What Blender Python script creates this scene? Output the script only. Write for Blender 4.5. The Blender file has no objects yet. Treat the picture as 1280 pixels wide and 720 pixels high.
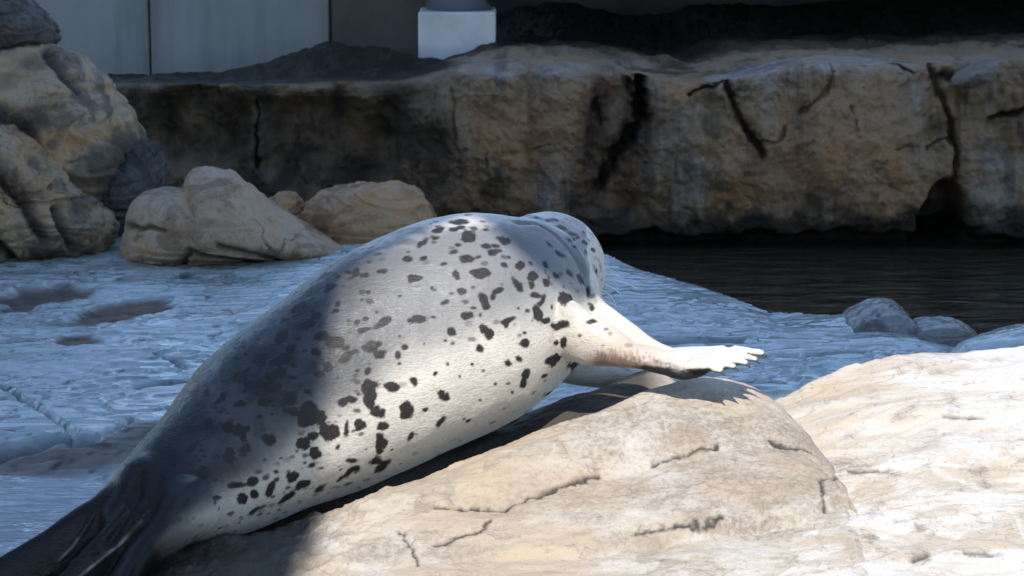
import bpy, bmesh, math, random
import numpy as np
from mathutils import Vector, Matrix
from mathutils.bvhtree import BVHTree

random.seed(7)
rng = np.random.default_rng(7)
scene = bpy.context.scene
C = scene.collection

# ------------------------------------------------------------------ camera
PITCH = math.radians(10.0)
CAM_Z = 1.80
FPX = 3203.0                       # focal length in pixels of a 1280 px wide frame
cam_data = bpy.data.cameras.new('camera')
cam_data.sensor_width = 36.0
cam_data.lens = 36.0 * FPX / 1280.0
cam_data.clip_start = 0.05
cam_data.clip_end = 1000.0
cam = bpy.data.objects.new('camera', cam_data)
C.objects.link(cam)
cam.location = (0, 0, CAM_Z)
cam.rotation_euler = (math.radians(90) - PITCH, 0, 0)
cam_data.dof.use_dof = True
cam_data.dof.focus_distance = 6.6
cam_data.dof.aperture_fstop = 11.0
scene.camera = cam

# ------------------------------------------------------------------ light
SUN_EL = math.radians(50.0)
SUN_AZ = math.radians(6.0)         # the light travels away from the camera and a little to the right
world = bpy.data.worlds.new('World')
scene.world = world
world.use_nodes = True
wn = world.node_tree
sky = wn.nodes.new('ShaderNodeTexSky')
sky.sky_type = 'NISHITA'
sky.sun_disc = False
sky.sun_elevation = SUN_EL
sky.sun_rotation = math.pi + SUN_AZ
sky.air_density = 1.0
sky.dust_density = 0.0
sky.ozone_density = 0.8
wn.nodes['Background'].inputs['Strength'].default_value = 0.15
wn.links.new(sky.outputs[0], wn.nodes['Background'].inputs['Color'])
sun_data = bpy.data.lights.new('sun', 'SUN')
sun_data.energy = 2.9
sun_data.angle = math.radians(0.4)
sun_data.color = (1.0, 0.95, 0.87)
sun = bpy.data.objects.new('sun', sun_data)
C.objects.link(sun)
SUN_DIR = Vector((math.sin(SUN_AZ) * math.cos(SUN_EL), math.cos(SUN_AZ) * math.cos(SUN_EL), -math.sin(SUN_EL)))
sun.rotation_euler = SUN_DIR.to_track_quat('-Z', 'Y').to_euler()
sun.location = (-2, -10, 12)
scene.view_settings.view_transform = 'Standard'
scene.view_settings.look = 'None'
scene.view_settings.gamma = 1.0
scene.view_settings.exposure = 1.15
scene.view_settings.use_curve_mapping = False

# ------------------------------------------------------------------ picture <-> place
SP, CP = math.sin(PITCH), math.cos(PITCH)
def at(px, py, Y):
    """point that lies on the sight line of a picture point, Y metres away from the camera"""
    u = (px - 640) / FPX; v = (360 - py) / FPX
    dy = CP + v * SP; dz = -SP + v * CP
    t = Y / dy
    return Vector((u * t, Y, CAM_Z + dz * t))
def ray(px, py):
    u = (px - 640) / FPX; v = (360 - py) / FPX
    return Vector((u, CP + v * SP, -SP + v * CP)).normalized()
def topix(P):
    y = P[:, 1]; z = P[:, 2] - CAM_Z
    depth = y * CP - z * SP
    return 640 + FPX * P[:, 0] / depth, 360 - FPX * (y * SP + z * CP) / depth

# ------------------------------------------------------------------ noise
_g = rng.normal(size=(1024, 3)).astype(np.float32)
_g /= np.linalg.norm(_g, axis=1)[:, None]
_gx, _gy, _gz = (np.ascontiguousarray(_g[:, i]) for i in range(3))
from concurrent.futures import ThreadPoolExecutor
_pool = ThreadPoolExecutor(4)
def _gn(P):
    I = np.floor(P); F = P - I; I = I.astype(np.int32)
    W = F * F * F * (F * (F * 6 - 15) + 10)
    fx, fy, fz = (np.ascontiguousarray(F[:, i]) for i in range(3))
    wx, wy, wz = (np.ascontiguousarray(W[:, i]) for i in range(3))
    hx = [I[:, 0] * 7919, (I[:, 0] + 1) * 7919]; hy = [I[:, 1] * 104729, (I[:, 1] + 1) * 104729]; hz = [I[:, 2] * 15485, (I[:, 2] + 1) * 15485]
    cx = []
    for dx in (0, 1):
        cy = []
        for dy in (0, 1):
            a = hx[dx] ^ hy[dy]; cz = []
            for dz in (0, 1):
                h = a ^ hz[dz]; h = (h ^ (h >> 11) ^ (h >> 5)) & 1023
                cz.append(_gx[h] * (fx - dx) + _gy[h] * (fy - dy) + _gz[h] * (fz - dz))
            cy.append(cz[0] + wz * (cz[1] - cz[0]))
        cx.append(cy[0] + wy * (cy[1] - cy[0]))
    return (cx[0] + wx * (cx[1] - cx[0])) * 1.5
def gnoise(P):
    P = np.asarray(P, np.float32)
    if len(P) < 20000: return _gn(P)
    return np.concatenate(list(_pool.map(_gn, [P[i:i + 16384] for i in range(0, len(P), 16384)])))
def fbm(P, freq=1.0, octv=4, gain=0.5, seed=0.0, scale=(1, 1, 1)):
    P = np.asarray(P, np.float32) * np.array(scale, np.float32) * freq + seed * 17.31
    a = 1.0; s = 0.0; out = 0
    for i in range(octv):
        out = out + a * gnoise(P); s += a
        P = P * 2.03 + 5.7; a *= gain
    return out / s
def billow(P, freq=1.0, octv=4, gain=0.5, seed=0.0, scale=(1, 1, 1)):
    P = np.asarray(P, np.float32) * np.array(scale, np.float32) * freq + seed * 17.31
    a = 1.0; s = 0.0; out = 0
    for i in range(octv):
        out = out + a * np.abs(gnoise(P)); s += a
        P = P * 2.03 + 5.7; a *= gain
    return out / s
def sstep(a, b, x):
    t = np.clip((x - a) / (b - a), 0, 1)
    return t * t * (3 - 2 * t)
def hermite(x, xs, ys):
    xs = np.array(xs, float); ys = np.array(ys, float)
    m = np.gradient(ys, xs)
    x = np.asarray(x, float)
    i = np.clip(np.searchsorted(xs, x) - 1, 0, len(xs) - 2)
    h = xs[i + 1] - xs[i]; t = np.clip((x - xs[i]) / h, 0, 1)
    t2 = t * t; t3 = t2 * t
    return (2*t3 - 3*t2 + 1) * ys[i] + (t3 - 2*t2 + t) * h * m[i] + (-2*t3 + 3*t2) * ys[i+1] + (t3 - t2) * h * m[i+1]
def polydist(A, B, line):
    """distance of the points (A, B) to a polyline"""
    best = np.full(A.shape, 1e9)
    for (x0, y0), (x1, y1) in zip(line[:-1], line[1:]):
        dx, dy = x1 - x0, y1 - y0
        t = np.clip(((A - x0) * dx + (B - y0) * dy) / (dx * dx + dy * dy + 1e-12), 0, 1)
        best = np.minimum(best, np.hypot(A - x0 - t * dx, B - y0 - t * dy))
    return best

# ------------------------------------------------------------------ object helpers
def tag(o, label=None, cat=None, group=None, kind=None):
    if label: o['label'] = label
    if cat: o['category'] = cat
    if group: o['group'] = group
    if kind: o['kind'] = kind
    return o
def mesh_np(name, V, F, mat, parent=None, attrs=None, smooth=True):
    V = np.ascontiguousarray(V, np.float32)
    me = bpy.data.meshes.new(name)
    F = np.asarray(F, np.int32); n = F.shape[1]
    me.vertices.add(len(V)); me.vertices.foreach_set('co', V.ravel())
    me.loops.add(F.size); me.loops.foreach_set('vertex_index', F.ravel())
    me.polygons.add(len(F)); me.polygons.foreach_set('loop_start', np.arange(0, F.size, n, dtype=np.int32))
    me.polygons.foreach_set('loop_total', np.full(len(F), n, np.int32))
    me.polygons.foreach_set('use_smooth', np.full(len(F), smooth))
    me.update(calc_edges=True)
    for k, a in (attrs or {}).items():
        at_ = me.attributes.new(k, 'FLOAT', 'POINT')
        at_.data.foreach_set('value', np.ascontiguousarray(a, np.float32))
    me.materials.append(mat)
    o = bpy.data.objects.new(name, me); C.objects.link(o)
    if parent: o.parent = parent
    return o
def grid_faces(nu, nv, wrap_u=False):
    i = np.arange(nu if wrap_u else nu - 1); j = np.arange(nv - 1)
    I, J = np.meshgrid(i, j, indexing='ij')
    a = I * nv + J; b = ((I + 1) % nu) * nv + J
    return np.stack([a, b, b + 1, a + 1], -1).reshape(-1, 4)
def obj_bm(name, bm, mat, parent=None, smooth=False):
    me = bpy.data.meshes.new(name); bm.to_mesh(me); bm.free()
    if smooth: me.polygons.foreach_set('use_smooth', np.ones(len(me.polygons), bool))
    me.materials.append(mat)
    o = bpy.data.objects.new(name, me); C.objects.link(o)
    if parent: o.parent = parent
    return o
def bevel_box(x0, x1, y0, y1, z0, z1, bev=0.01):
    bm = bmesh.new()
    m = Matrix.Translation(((x0+x1)/2, (y0+y1)/2, (z0+z1)/2)) @ Matrix.Diagonal((x1-x0, y1-y0, z1-z0, 1))
    bmesh.ops.create_cube(bm, size=1, matrix=m)
    if bev: bmesh.ops.bevel(bm, geom=bm.edges[:], offset=bev, segments=2, affect='EDGES', profile=0.5)
    return bm

# ------------------------------------------------------------------ materials
class NT:
    def __init__(s, name):
        s.m = bpy.data.materials.new(name); s.m.use_nodes = True
        s.n = s.m.node_tree.nodes; s.l = s.m.node_tree.links
        s.p = s.n['Principled BSDF']
        s.co = s.n.new('ShaderNodeTexCoord').outputs['Object']
    def put(s, sock, v):
        if v is None: return
        if hasattr(v, 'links'): s.l.new(v, sock)
        else: sock.default_value = (*v, 1) if isinstance(v, tuple) and len(v) == 3 and sock.type == 'RGBA' else v
    def mapping(s, scale, rot=(0, 0, 0)):
        n = s.n.new('ShaderNodeMapping'); n.inputs['Scale'].default_value = scale; n.inputs['Rotation'].default_value = rot
        s.l.new(s.co, n.inputs[0]); return n.outputs[0]
    def noise(s, scale, det=4, rough=0.55, vec=None, dist=0.0):
        n = s.n.new('ShaderNodeTexNoise'); n.inputs['Scale'].default_value = scale
        n.inputs['Detail'].default_value = det; n.inputs['Roughness'].default_value = rough
        n.inputs['Distortion'].default_value = dist
        s.l.new(vec or s.co, n.inputs['Vector']); return n.outputs[0]
    def voro(s, scale, feat='F1', vec=None):
        n = s.n.new('ShaderNodeTexVoronoi'); n.feature = feat; n.inputs['Scale'].default_value = scale
        s.l.new(vec or s.co, n.inputs['Vector']); return n.outputs['Distance']
    def attr(s, name):
        n = s.n.new('ShaderNodeAttribute'); n.attribute_name = name; return n.outputs['Fac']
    def ramp(s, fac, lo, hi, a=0.0, b=1.0):
        n = s.n.new('ShaderNodeMapRange'); n.interpolation_type = 'SMOOTHSTEP'
        n.inputs['From Min'].default_value = lo; n.inputs['From Max'].default_value = hi
        n.inputs['To Min'].default_value = a; n.inputs['To Max'].default_value = b
        s.l.new(fac, n.inputs['Value']); return n.outputs[0]
    def math(s, op, a, b=0.0):
        n = s.n.new('ShaderNodeMath'); n.operation = op; s.put(n.inputs[0], a); s.put(n.inputs[1], b); return n.outputs[0]
    def mix(s, fac, a, b, mode='MIX'):
        n = s.n.new('ShaderNodeMix'); n.data_type = 'RGBA'; n.blend_type = mode
        s.put(n.inputs[0], fac); s.put(n.inputs[6], a); s.put(n.inputs[7], b); return n.outputs[2]
    def bump(s, h, dist, strength=1.0, nrm=None):
        n = s.n.new('ShaderNodeBump'); n.inputs['Distance'].default_value = dist; n.inputs['Strength'].default_value = strength
        s.l.new(h, n.inputs['Height'])
        if nrm: s.l.new(nrm, n.inputs['Normal'])
        return n.outputs[0]
    def done(s, col, rough, nrm=None, spec=0.5, **kw):
        s.put(s.p.inputs['Base Color'], col); s.put(s.p.inputs['Roughness'], rough)
        s.p.inputs['Specular IOR Level'].default_value = spec
        if nrm: s.l.new(nrm, s.p.inputs['Normal'])
        for k, v in kw.items(): s.put(s.p.inputs[k.replace('_', ' ')], v)
        return s.m

def mat_sunrock():
    t = NT('pale_sunny_rock')
    lay = t.mapping((1, 1.6, 5), (0.05, 0.1, 0.0))
    n1 = t.noise(3.0, 6, 0.6, lay, 0.4); n2 = t.noise(11, 6, 0.65); n3 = t.noise(70, 5, 0.7); n4 = t.noise(1.7, 3)
    col = t.mix(t.ramp(n1, 0.42, 0.58), (0.42, 0.345, 0.265), (0.56, 0.525, 0.48))
    col = t.mix(t.ramp(n4, 0.48, 0.62), col, (0.45, 0.35, 0.245))
    col = t.mix(t.ramp(n2, 0.53, 0.68), col, (0.28, 0.225, 0.18))
    col = t.mix(t.math('MULTIPLY', t.ramp(n3, 0.54, 0.70), 0.7), col, (0.17, 0.14, 0.115))
    col = t.mix(t.attr('tan'), col, t.mix(n1, (0.30, 0.245, 0.18), (0.42, 0.365, 0.29)))
    col = t.mix(t.math('MULTIPLY', t.attr('grit'), t.ramp(n3, 0.40, 0.60, 0.35, 1.0)), col, t.mix(n2, (0.13, 0.10, 0.078), (0.30, 0.24, 0.19)))
    col = t.mix(t.attr('pale'), col, (0.57, 0.55, 0.515))
    col = t.mix(t.attr('crack'), col, (0.045, 0.036, 0.03))
    col = t.mix(t.math('MULTIPLY', t.attr('wet'), 0.9), col, (0.02, 0.018, 0.016))  # wet rock colour, also carries painted shade
    v1 = t.voro(26, 'DISTANCE_TO_EDGE', t.mapping((0.7, 1.1, 1))); fis = t.math('MULTIPLY', t.ramp(v1, 0.0, 0.05, 1.0, 0.0), t.ramp(n2, 0.5, 0.62))
    col = t.mix(t.math('MULTIPLY', fis, 0.5), col, (0.14, 0.11, 0.09))
    h = t.math('ADD', t.math('MULTIPLY', n2, 0.6), t.math('MULTIPLY', n3, 0.4))
    nr = t.bump(h, 0.022, 0.6)
    nr = t.bump(t.noise(230, 4, 0.7), 0.004, 0.6, nr)
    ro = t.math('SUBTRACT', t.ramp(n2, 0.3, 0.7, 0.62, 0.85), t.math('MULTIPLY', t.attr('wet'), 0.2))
    m_ = t.done(col, ro, nr, 0.35)
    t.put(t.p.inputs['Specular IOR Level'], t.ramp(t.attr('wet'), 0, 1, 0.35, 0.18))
    return m_
def mat_shelf():
    t = NT('wet_grey_rock')
    lay = t.mapping((1, 2.6, 3))
    n1 = t.noise(2.2, 5, 0.6, lay, 0.5); n2 = t.noise(14, 5, 0.6, lay); n3 = t.noise(60, 4, 0.65, lay)
    col = t.mix(t.ramp(n1, 0.35, 0.65), (0.40, 0.455, 0.455), (0.23, 0.27, 0.275))
    col = t.mix(t.ramp(n2, 0.56, 0.78), col, (0.19, 0.20, 0.195))
    col = t.mix(t.attr('mud'), col, t.mix(n2, (0.16, 0.095, 0.05), (0.05, 0.036, 0.025)))
    col = t.mix(t.attr('crack'), col, (0.03, 0.028, 0.027))
    h = t.math('ADD', t.math('MULTIPLY', n2, 0.65), t.math('MULTIPLY', n3, 0.35))
    nr = t.bump(h, 0.008, 0.22)
    nr = t.bump(t.noise(150, 4, 0.7), 0.003, 0.4, nr)
    ro = t.math('ADD', t.ramp(n2, 0.3, 0.72, 0.16, 0.36), t.math('MULTIPLY', t.attr('mud'), 0.35))
    t.put(t.p.inputs['Specular IOR Level'], 0.5)
    return t.done(col, ro, nr, 0.5, Coat_Weight=t.math('MULTIPLY', t.ramp(n1, 0.4, 0.6, 0.2, 0.9), t.ramp(t.attr('mud'), 0, 0.7, 1.0, 0.0)), Coat_Roughness=0.12, Coat_IOR=1.45)
def mat_cliff():
    t = NT('stained_cliff_rock')
    n1 = t.noise(1.6, 5, 0.6, None, 0.6); n2 = t.noise(6, 6, 0.65, None, 0.3); n3 = t.noise(38, 5, 0.7)
    ver = t.mapping((5.5, 1, 0.9)); n4 = t.noise(1.6, 5, 0.6, ver)
    col = t.mix(t.ramp(n1, 0.4, 0.62), (0.32, 0.21, 0.12), (0.29, 0.215, 0.15))
    col = t.mix(t.ramp(n2, 0.53, 0.72), col, (0.34, 0.18, 0.08))
    col = t.mix(t.math('MULTIPLY', t.ramp(n4, 0.51, 0.66), 0.8), col, (0.105, 0.085, 0.07))
    col = t.mix(t.math('MULTIPLY', t.ramp(n3, 0.55, 0.75), 0.6), col, (0.09, 0.075, 0.06))
    col = t.mix(t.math('MULTIPLY', t.attr('warm'), t.ramp(n2, 0.35, 0.6, 0.35, 1.0)), col, (0.36, 0.20, 0.095))
    col = t.mix(t.attr('pale'), col, (0.42, 0.42, 0.43))
    col = t.mix(t.attr('rust'), col, (0.085, 0.036, 0.02))
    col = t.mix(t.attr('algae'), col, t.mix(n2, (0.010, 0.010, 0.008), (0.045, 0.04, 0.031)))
    col = t.mix(t.attr('crack'), col, (0.012, 0.010, 0.009))  # crack colour, also carries the painted fold shading
    h = t.math('ADD', t.math('MULTIPLY', n2, 0.6), t.math('MULTIPLY', n3, 0.4))
    nr = t.bump(h, 0.07, 0.8)
    nr = t.bump(t.noise(120, 4, 0.7), 0.008, 0.5, nr)
    m = t.done(col, t.ramp(n2, 0.3, 0.7, 0.55, 0.85), nr, 0.4)
    t.put(t.p.inputs['Specular IOR Level'], t.ramp(t.attr('algae'), 0, 1, 0.4, 0.12))
    return m
def mat_boulder(name, c1, c2, c3, dark):
    t = NT(name)
    lay = t.mapping((1.2, 1.0, 2.2), (0.3, 0.6, 0.2))
    n1 = t.noise(2.6, 5, 0.6, lay, 0.7); n2 = t.noise(9, 6, 0.65); n3 = t.noise(45, 5, 0.7)
    col = t.mix(t.ramp(n1, 0.38, 0.6), c1, c2)
    col = t.mix(t.ramp(n2, 0.5, 0.7), col, c3)
    col = t.mix(t.math('MULTIPLY', t.ramp(n3, 0.55, 0.72), 0.5), col, dark)
    n5 = t.noise(4.2, 6, 0.7, None, 0.8)
    col = t.mix(t.math('MULTIPLY', t.ramp(n5, 0.48, 0.6), 0.85), col, tuple(0.75 * a + 0.25 * b for a, b in zip(dark, c3)))
    col = t.mix(t.attr('crack'), col, dark)
    h = t.math('ADD', t.math('MULTIPLY', n2, 0.55), t.math('MULTIPLY', n3, 0.45))
    nr = t.bump(h, 0.04, 0.6)
    nr = t.bump(t.noise(140, 4, 0.7), 0.006, 0.5, nr)
    return t.done(col, t.ramp(n2, 0.3, 0.7, 0.45, 0.8), nr, 0.4)
def mat_seal():
    t = NT('spotted_seal_fur')
    n1 = t.noise(7, 5, 0.6); n2 = t.noise(60, 4, 0.65)
    fur = t.mapping((60, 230, 230), (0, 0.45, -0.35)); n3 = t.noise(1.0, 3, 0.6, fur)
    tone = t.attr('tone')
    col = t.mix(t.ramp(t.math('ADD', tone, t.math('MULTIPLY', t.math('SUBTRACT', n1, 0.5), 0.35)), 0.1, 0.95),
                (0.59, 0.545, 0.485), (0.16, 0.16, 0.165))
    col = t.mix(t.math('MULTIPLY', t.ramp(n2, 0.5, 0.75), 0.25), col, (0.20, 0.18, 0.16))
    col = t.mix(t.math('MULTIPLY', t.ramp(n3, 0.45, 0.7), 0.3), col, (0.16, 0.15, 0.145))
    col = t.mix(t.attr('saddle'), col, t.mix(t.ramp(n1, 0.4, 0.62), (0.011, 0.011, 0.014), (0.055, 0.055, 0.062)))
    col = t.mix(t.attr('cream'), col, (0.47, 0.365, 0.285))
    col = t.mix(t.attr('brown'), col, t.mix(n2, (0.055, 0.032, 0.02), (0.20, 0.125, 0.08)))
    col = t.mix(t.attr('spot'), col, t.mix(n2, (0.014, 0.013, 0.013), (0.042, 0.036, 0.035)))
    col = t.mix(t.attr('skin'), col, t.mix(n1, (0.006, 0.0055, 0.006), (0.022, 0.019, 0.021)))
    wetc = t.noise(1.0, 4, 0.6, t.mapping((14, 70, 70), (0, 0.45, -0.35)), 0.5)
    nr = t.bump(wetc, 0.006, 0.35)
    nr = t.bump(n3, 0.004, 0.5, nr)
    nr = t.bump(n2, 0.004, 0.35, nr)
    ro = t.math('SUBTRACT', t.ramp(n2, 0.3, 0.7, 0.36, 0.58), t.math('MULTIPLY', t.attr('skin'), 0.12))
    m_ = t.done(col, ro, nr, 0.4, Sheen_Weight=t.ramp(t.math('MAXIMUM', t.attr('skin'), t.attr('spot')), 0, 0.6, 0.55, 0.0), Sheen_Roughness=0.22)
    t.put(t.p.inputs['Specular IOR Level'], t.ramp(t.math('MAXIMUM', t.attr('skin'), t.attr('spot')), 0.1, 0.9, 0.42, 0.2))
    return m_
def mat_plain(name, col, rough=0.6, var=0.12, scale=6, metal=0.0, spec=0.5, bump=0.003):
    t = NT(name)
    n1 = t.noise(scale, 5, 0.6); n2 = t.noise(scale * 12, 4, 0.7)
    dk = tuple(c * (1 - 2.2 * var) for c in col)
    c = t.mix(t.ramp(n1, 0.35, 0.7), col, dk)
    nr = t.bump(n2, bump, 0.5)
    return t.done(c, rough, nr, spec, Metallic=metal)
def mat_wall():
    t = NT('weathered_concrete')
    ver = t.mapping((3.5, 1, 0.35)); n0 = t.noise(1.2, 5, 0.6, ver); n1 = t.noise(2.5, 5, 0.6); n2 = t.noise(50, 4, 0.7)
    col = t.mix(t.ramp(n0, 0.42, 0.7), (0.29, 0.305, 0.31), (0.19, 0.20, 0.20))
    col = t.mix(t.math('MULTIPLY', t.ramp(n1, 0.5, 0.75), 0.5), col, (0.2, 0.2, 0.19))
    return t.done(col, 0.8, t.bump(n2, 0.004, 0.5), 0.3)
def mat_water(name, col, ripple, scale, rough=0.05):
    t = NT(name)
    v = t.mapping((1.0, 2.8, 1)); n = t.noise(scale, 3, 0.5, v, 0.6)
    return t.done(col, rough, t.bump(n, ripple, 0.8), 0.5, IOR=1.33)

M_SUN = mat_sunrock(); M_SHELF = mat_shelf(); M_CLIFF = mat_cliff(); M_SEAL = mat_seal(); M_WALL = mat_wall()
M_TAN = mat_boulder('tan_boulder_rock', (0.34, 0.265, 0.18), (0.38, 0.24, 0.115), (0.24, 0.185, 0.135), (0.045, 0.036, 0.03))
M_BUFF = mat_boulder('buff_boulder_rock', (0.42, 0.295, 0.19), (0.38, 0.285, 0.20), (0.42, 0.24, 0.12), (0.13, 0.09, 0.06))
M_ORANGE = mat_boulder('orange_boulder_rock', (0.44, 0.235, 0.10), (0.39, 0.24, 0.125), (0.40, 0.195, 0.075), (0.12, 0.075, 0.045))
M_DARKR = mat_boulder('dark_boulder_rock', (0.055, 0.05, 0.046), (0.085, 0.075, 0.07), (0.04, 0.036, 0.033), (0.012, 0.011, 0.010))
M_GREYR = mat_boulder('grey_brown_rock', (0.21, 0.20, 0.20), (0.17, 0.145, 0.12), (0.14, 0.12, 0.10), (0.05, 0.045, 0.04))
M_WETR = mat_boulder('wet_block_rock', (0.22, 0.24, 0.24), (0.17, 0.165, 0.15), (0.12, 0.105, 0.09), (0.06, 0.05, 0.045)); M_WETR.node_tree.nodes['Principled BSDF'].inputs['Coat Weight'].default_value = 0.4
M_POOL = mat_water('dark_pool_water', (0.034, 0.029, 0.02), 0.035, 3.0, 0.08)
M_PUD = mat_water('shallow_puddle_water', (0.36, 0.38, 0.40), 0.06, 5.0, 0.05)

# ------------------------------------------------------------------ the sea-lion yard: heights
# right-hand slope of sunny rock, which also runs in front of the seal's rock
RC = [at(*p) for p in [(900, 520, 6.5), (980, 496, 6.75), (1050, 463, 6.82), (1120, 443, 6.87), (1200, 441, 6.87), (1280, 430, 6.9), (1400, 418, 6.95), (1600, 400, 7.0)]]
RCX = [p.x for p in RC]; RCY = [p.y for p in RC]; RCZ = [p.z for p in RC]
def H_right(x, y):
    P = np.stack([x, y, np.zeros_like(x)], -1)
    z0 = np.interp(x, [-1.6, -0.9, -0.45, 0.0, 0.8, 2.2], [-0.06, -0.02, 0.085, 0.14, 0.15, 0.17])
    yc = np.interp(x, RCX, RCY); zc = np.interp(x, RCX, RCZ)
    t = np.clip((y - 5.6) / (yc - 5.6), -0.8, 1.0)
    z = z0 + (zc - z0) * np.where(t > 0, t ** 0.92 if False else np.sign(t) * np.abs(t) ** 0.95, 0.35 * t)
    behind = np.clip(y - yc, 0, None)
    z = z - 0.9 * behind ** 1.1
    z = z - np.clip(0.62 - x, 0, None) * np.clip(y - 5.95, 0, None) * 0.9
    z = z - 0.13 * (1 - sstep(0.35, 0.72, x)) * sstep(5.3, 5.75, y) - 0.25 * (1 - sstep(-0.85, -0.6, x))
    f = 1 - sstep(0, 0.1, behind)
    z = z + 0.045 * fbm(P, 1.7, 4, 0.5, 3.0, (0.7, 1.6, 1)) * f + 0.012 * fbm(P, 7, 5, 0.6, 4.0, (0.8, 1.2, 1))
    # thin slabby terraces
    s = fbm(P, 2.2, 3, 0.5, 9.0, (0.45, 1.7, 1)) * 9
    fr = s - np.floor(s)
    z = z + 0.007 * (sstep(0.0, 0.12, fr) - fr)
    return z

# the seal's own rock: crest line and two strata lines on its near side
CR = [(60, 770, 5.8), (150, 733, 5.95), (230, 695, 6.05), (330, 660, 6.12), (400, 632, 6.17), (520, 592, 6.26), (640, 543, 6.35), (740, 508, 6.42),
      (830, 486, 6.5), (900, 478, 6.55), (955, 492, 6.52), (1000, 530, 6.42), (1035, 575, 6.25), (1075, 625, 6.02), (1120, 720, 5.7)]
L1 = [(60, 790, 5.72), (150, 750, 5.85), (230, 715, 5.93), (330, 690, 5.96), (400, 668, 5.98), (520, 640, 6.03), (640, 632, 6.04), (740, 602, 6.12), (830, 580, 6.18),
      (900, 566, 6.22), (955, 563, 6.24), (1000, 566, 6.22), (1035, 595, 6.13), (1075, 640, 5.95), (1120, 735, 5.6)]
L2 = [(60, 830, 5.55), (150, 800, 5.62), (230, 765, 5.68), (330, 735, 5.75), (400, 725, 5.74), (520, 705, 5.76), (640, 697, 5.79), (740, 690, 5.8), (830, 680, 5.83),
      (900, 672, 5.85), (955, 664, 5.88), (1000, 655, 5.9), (1035, 640, 5.95), (1075, 655, 5.88), (1120, 760, 5.5)]
def tri(L):
    p = [at(*q) for q in L]
    return [q.x for q in p], [q.y for q in p], [q.z for q in p]
CX, CY, CZ = tri(CR); AX, AY, AZ = tri(L1); BX, BY, BZ = tri(L2)
def H_seal_base(x, y):
    P = np.stack([x, y, np.zeros_like(x)], -1)
    w = 0.012 * fbm(P, 4, 3, 0.5, 1.0, (1, 0.15, 1)) + 0.010 * fbm(P, 24, 4, 0.6, 1.5, (1, 0.5, 1))
    yc = hermite(x, CX, CY); zc = hermite(x, CX, CZ)
    y1 = hermite(x, AX, AY) + w; z1 = hermite(x, AX, AZ)
    w2 = 0.015 * fbm(P, 4, 3, 0.5, 2.0, (1, 0.15, 1)) + 0.010 * fbm(P, 22, 4, 0.6, 2.5, (1, 0.5, 1))
    y2 = np.minimum(hermite(x, BX, BY) + w2, y1 - 0.03); z2 = hermite(x, BX, BZ)
    s1 = 0.007 * sstep(-0.5, -0.1, x); s2 = (0.02 + 0.012 * sstep(0.1, 0.4, x)) * sstep(-0.45, 0.2, x)
    t1 = np.clip((yc - y) / (yc - y1), 0, 1)
    up = zc + (z1 + s1 - zc) * t1 ** 1.45
    t2 = np.clip((y1 - y) / (y1 - y2), 0, 1)
    lo = z1 + (z2 + s2 - z1) * t2 ** 1.5
    base = z2 - 0.12 * np.clip(y2 - y, 0, None)
    z = np.where(y > y1, up, np.where(y > y2, lo, base))
    z = z - (0.006 * sstep(-0.05, 0, y - y1) * 0)
    k1 = sstep(y1 - 0.014, y1 + 0.006, y); k2 = sstep(y2 - 0.02, y2 + 0.006, y)
    z = base * (1 - k2) + k2 * (lo * (1 - k1) + k1 * up)
    b = np.clip(y - yc, 0, None)
    z = z - 0.02 * sstep(-0.2, 0.02, y - yc) * sstep(-0.75, -0.5, x) * (1 - sstep(0.2, 0.4, x))
    z = z - (0.075 - 0.045 * sstep(-0.1, 0.2, x)) * np.exp(-((b - 0.13) / (0.08 + 0.02 * sstep(-0.2, 0.2, x))) ** 2) * (b > 0) * sstep(-0.8, -0.55, x) * (1 - sstep(0.40, 0.52, x))
    z = z - 0.10 * np.clip(b - 0.04, 0, 0.35) - 1.1 * np.clip(b - 0.38 - 0.0 * x, 0, None) - 0.5 * np.clip(b - 0.05, 0, None) * sstep(0.38, 0.55, x)
    z = z + 0.028 * fbm(P, 3.2, 4, 0.5, 5.0, (0.8, 1.5, 1)) + 0.014 * billow(P, 9, 5, 0.62, 6.0, (0.8, 1.1, 1))
    z = z - 0.6 * np.clip(x - CX[-3], 0, None) ** 1.0
    # rough broken stone low at the left end
    rg = 1 - sstep(-0.45, -0.2, x)
    z = z + rg * 0.03 * fbm(P, 12, 4, 0.6, 8.0)
    return z

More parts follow.
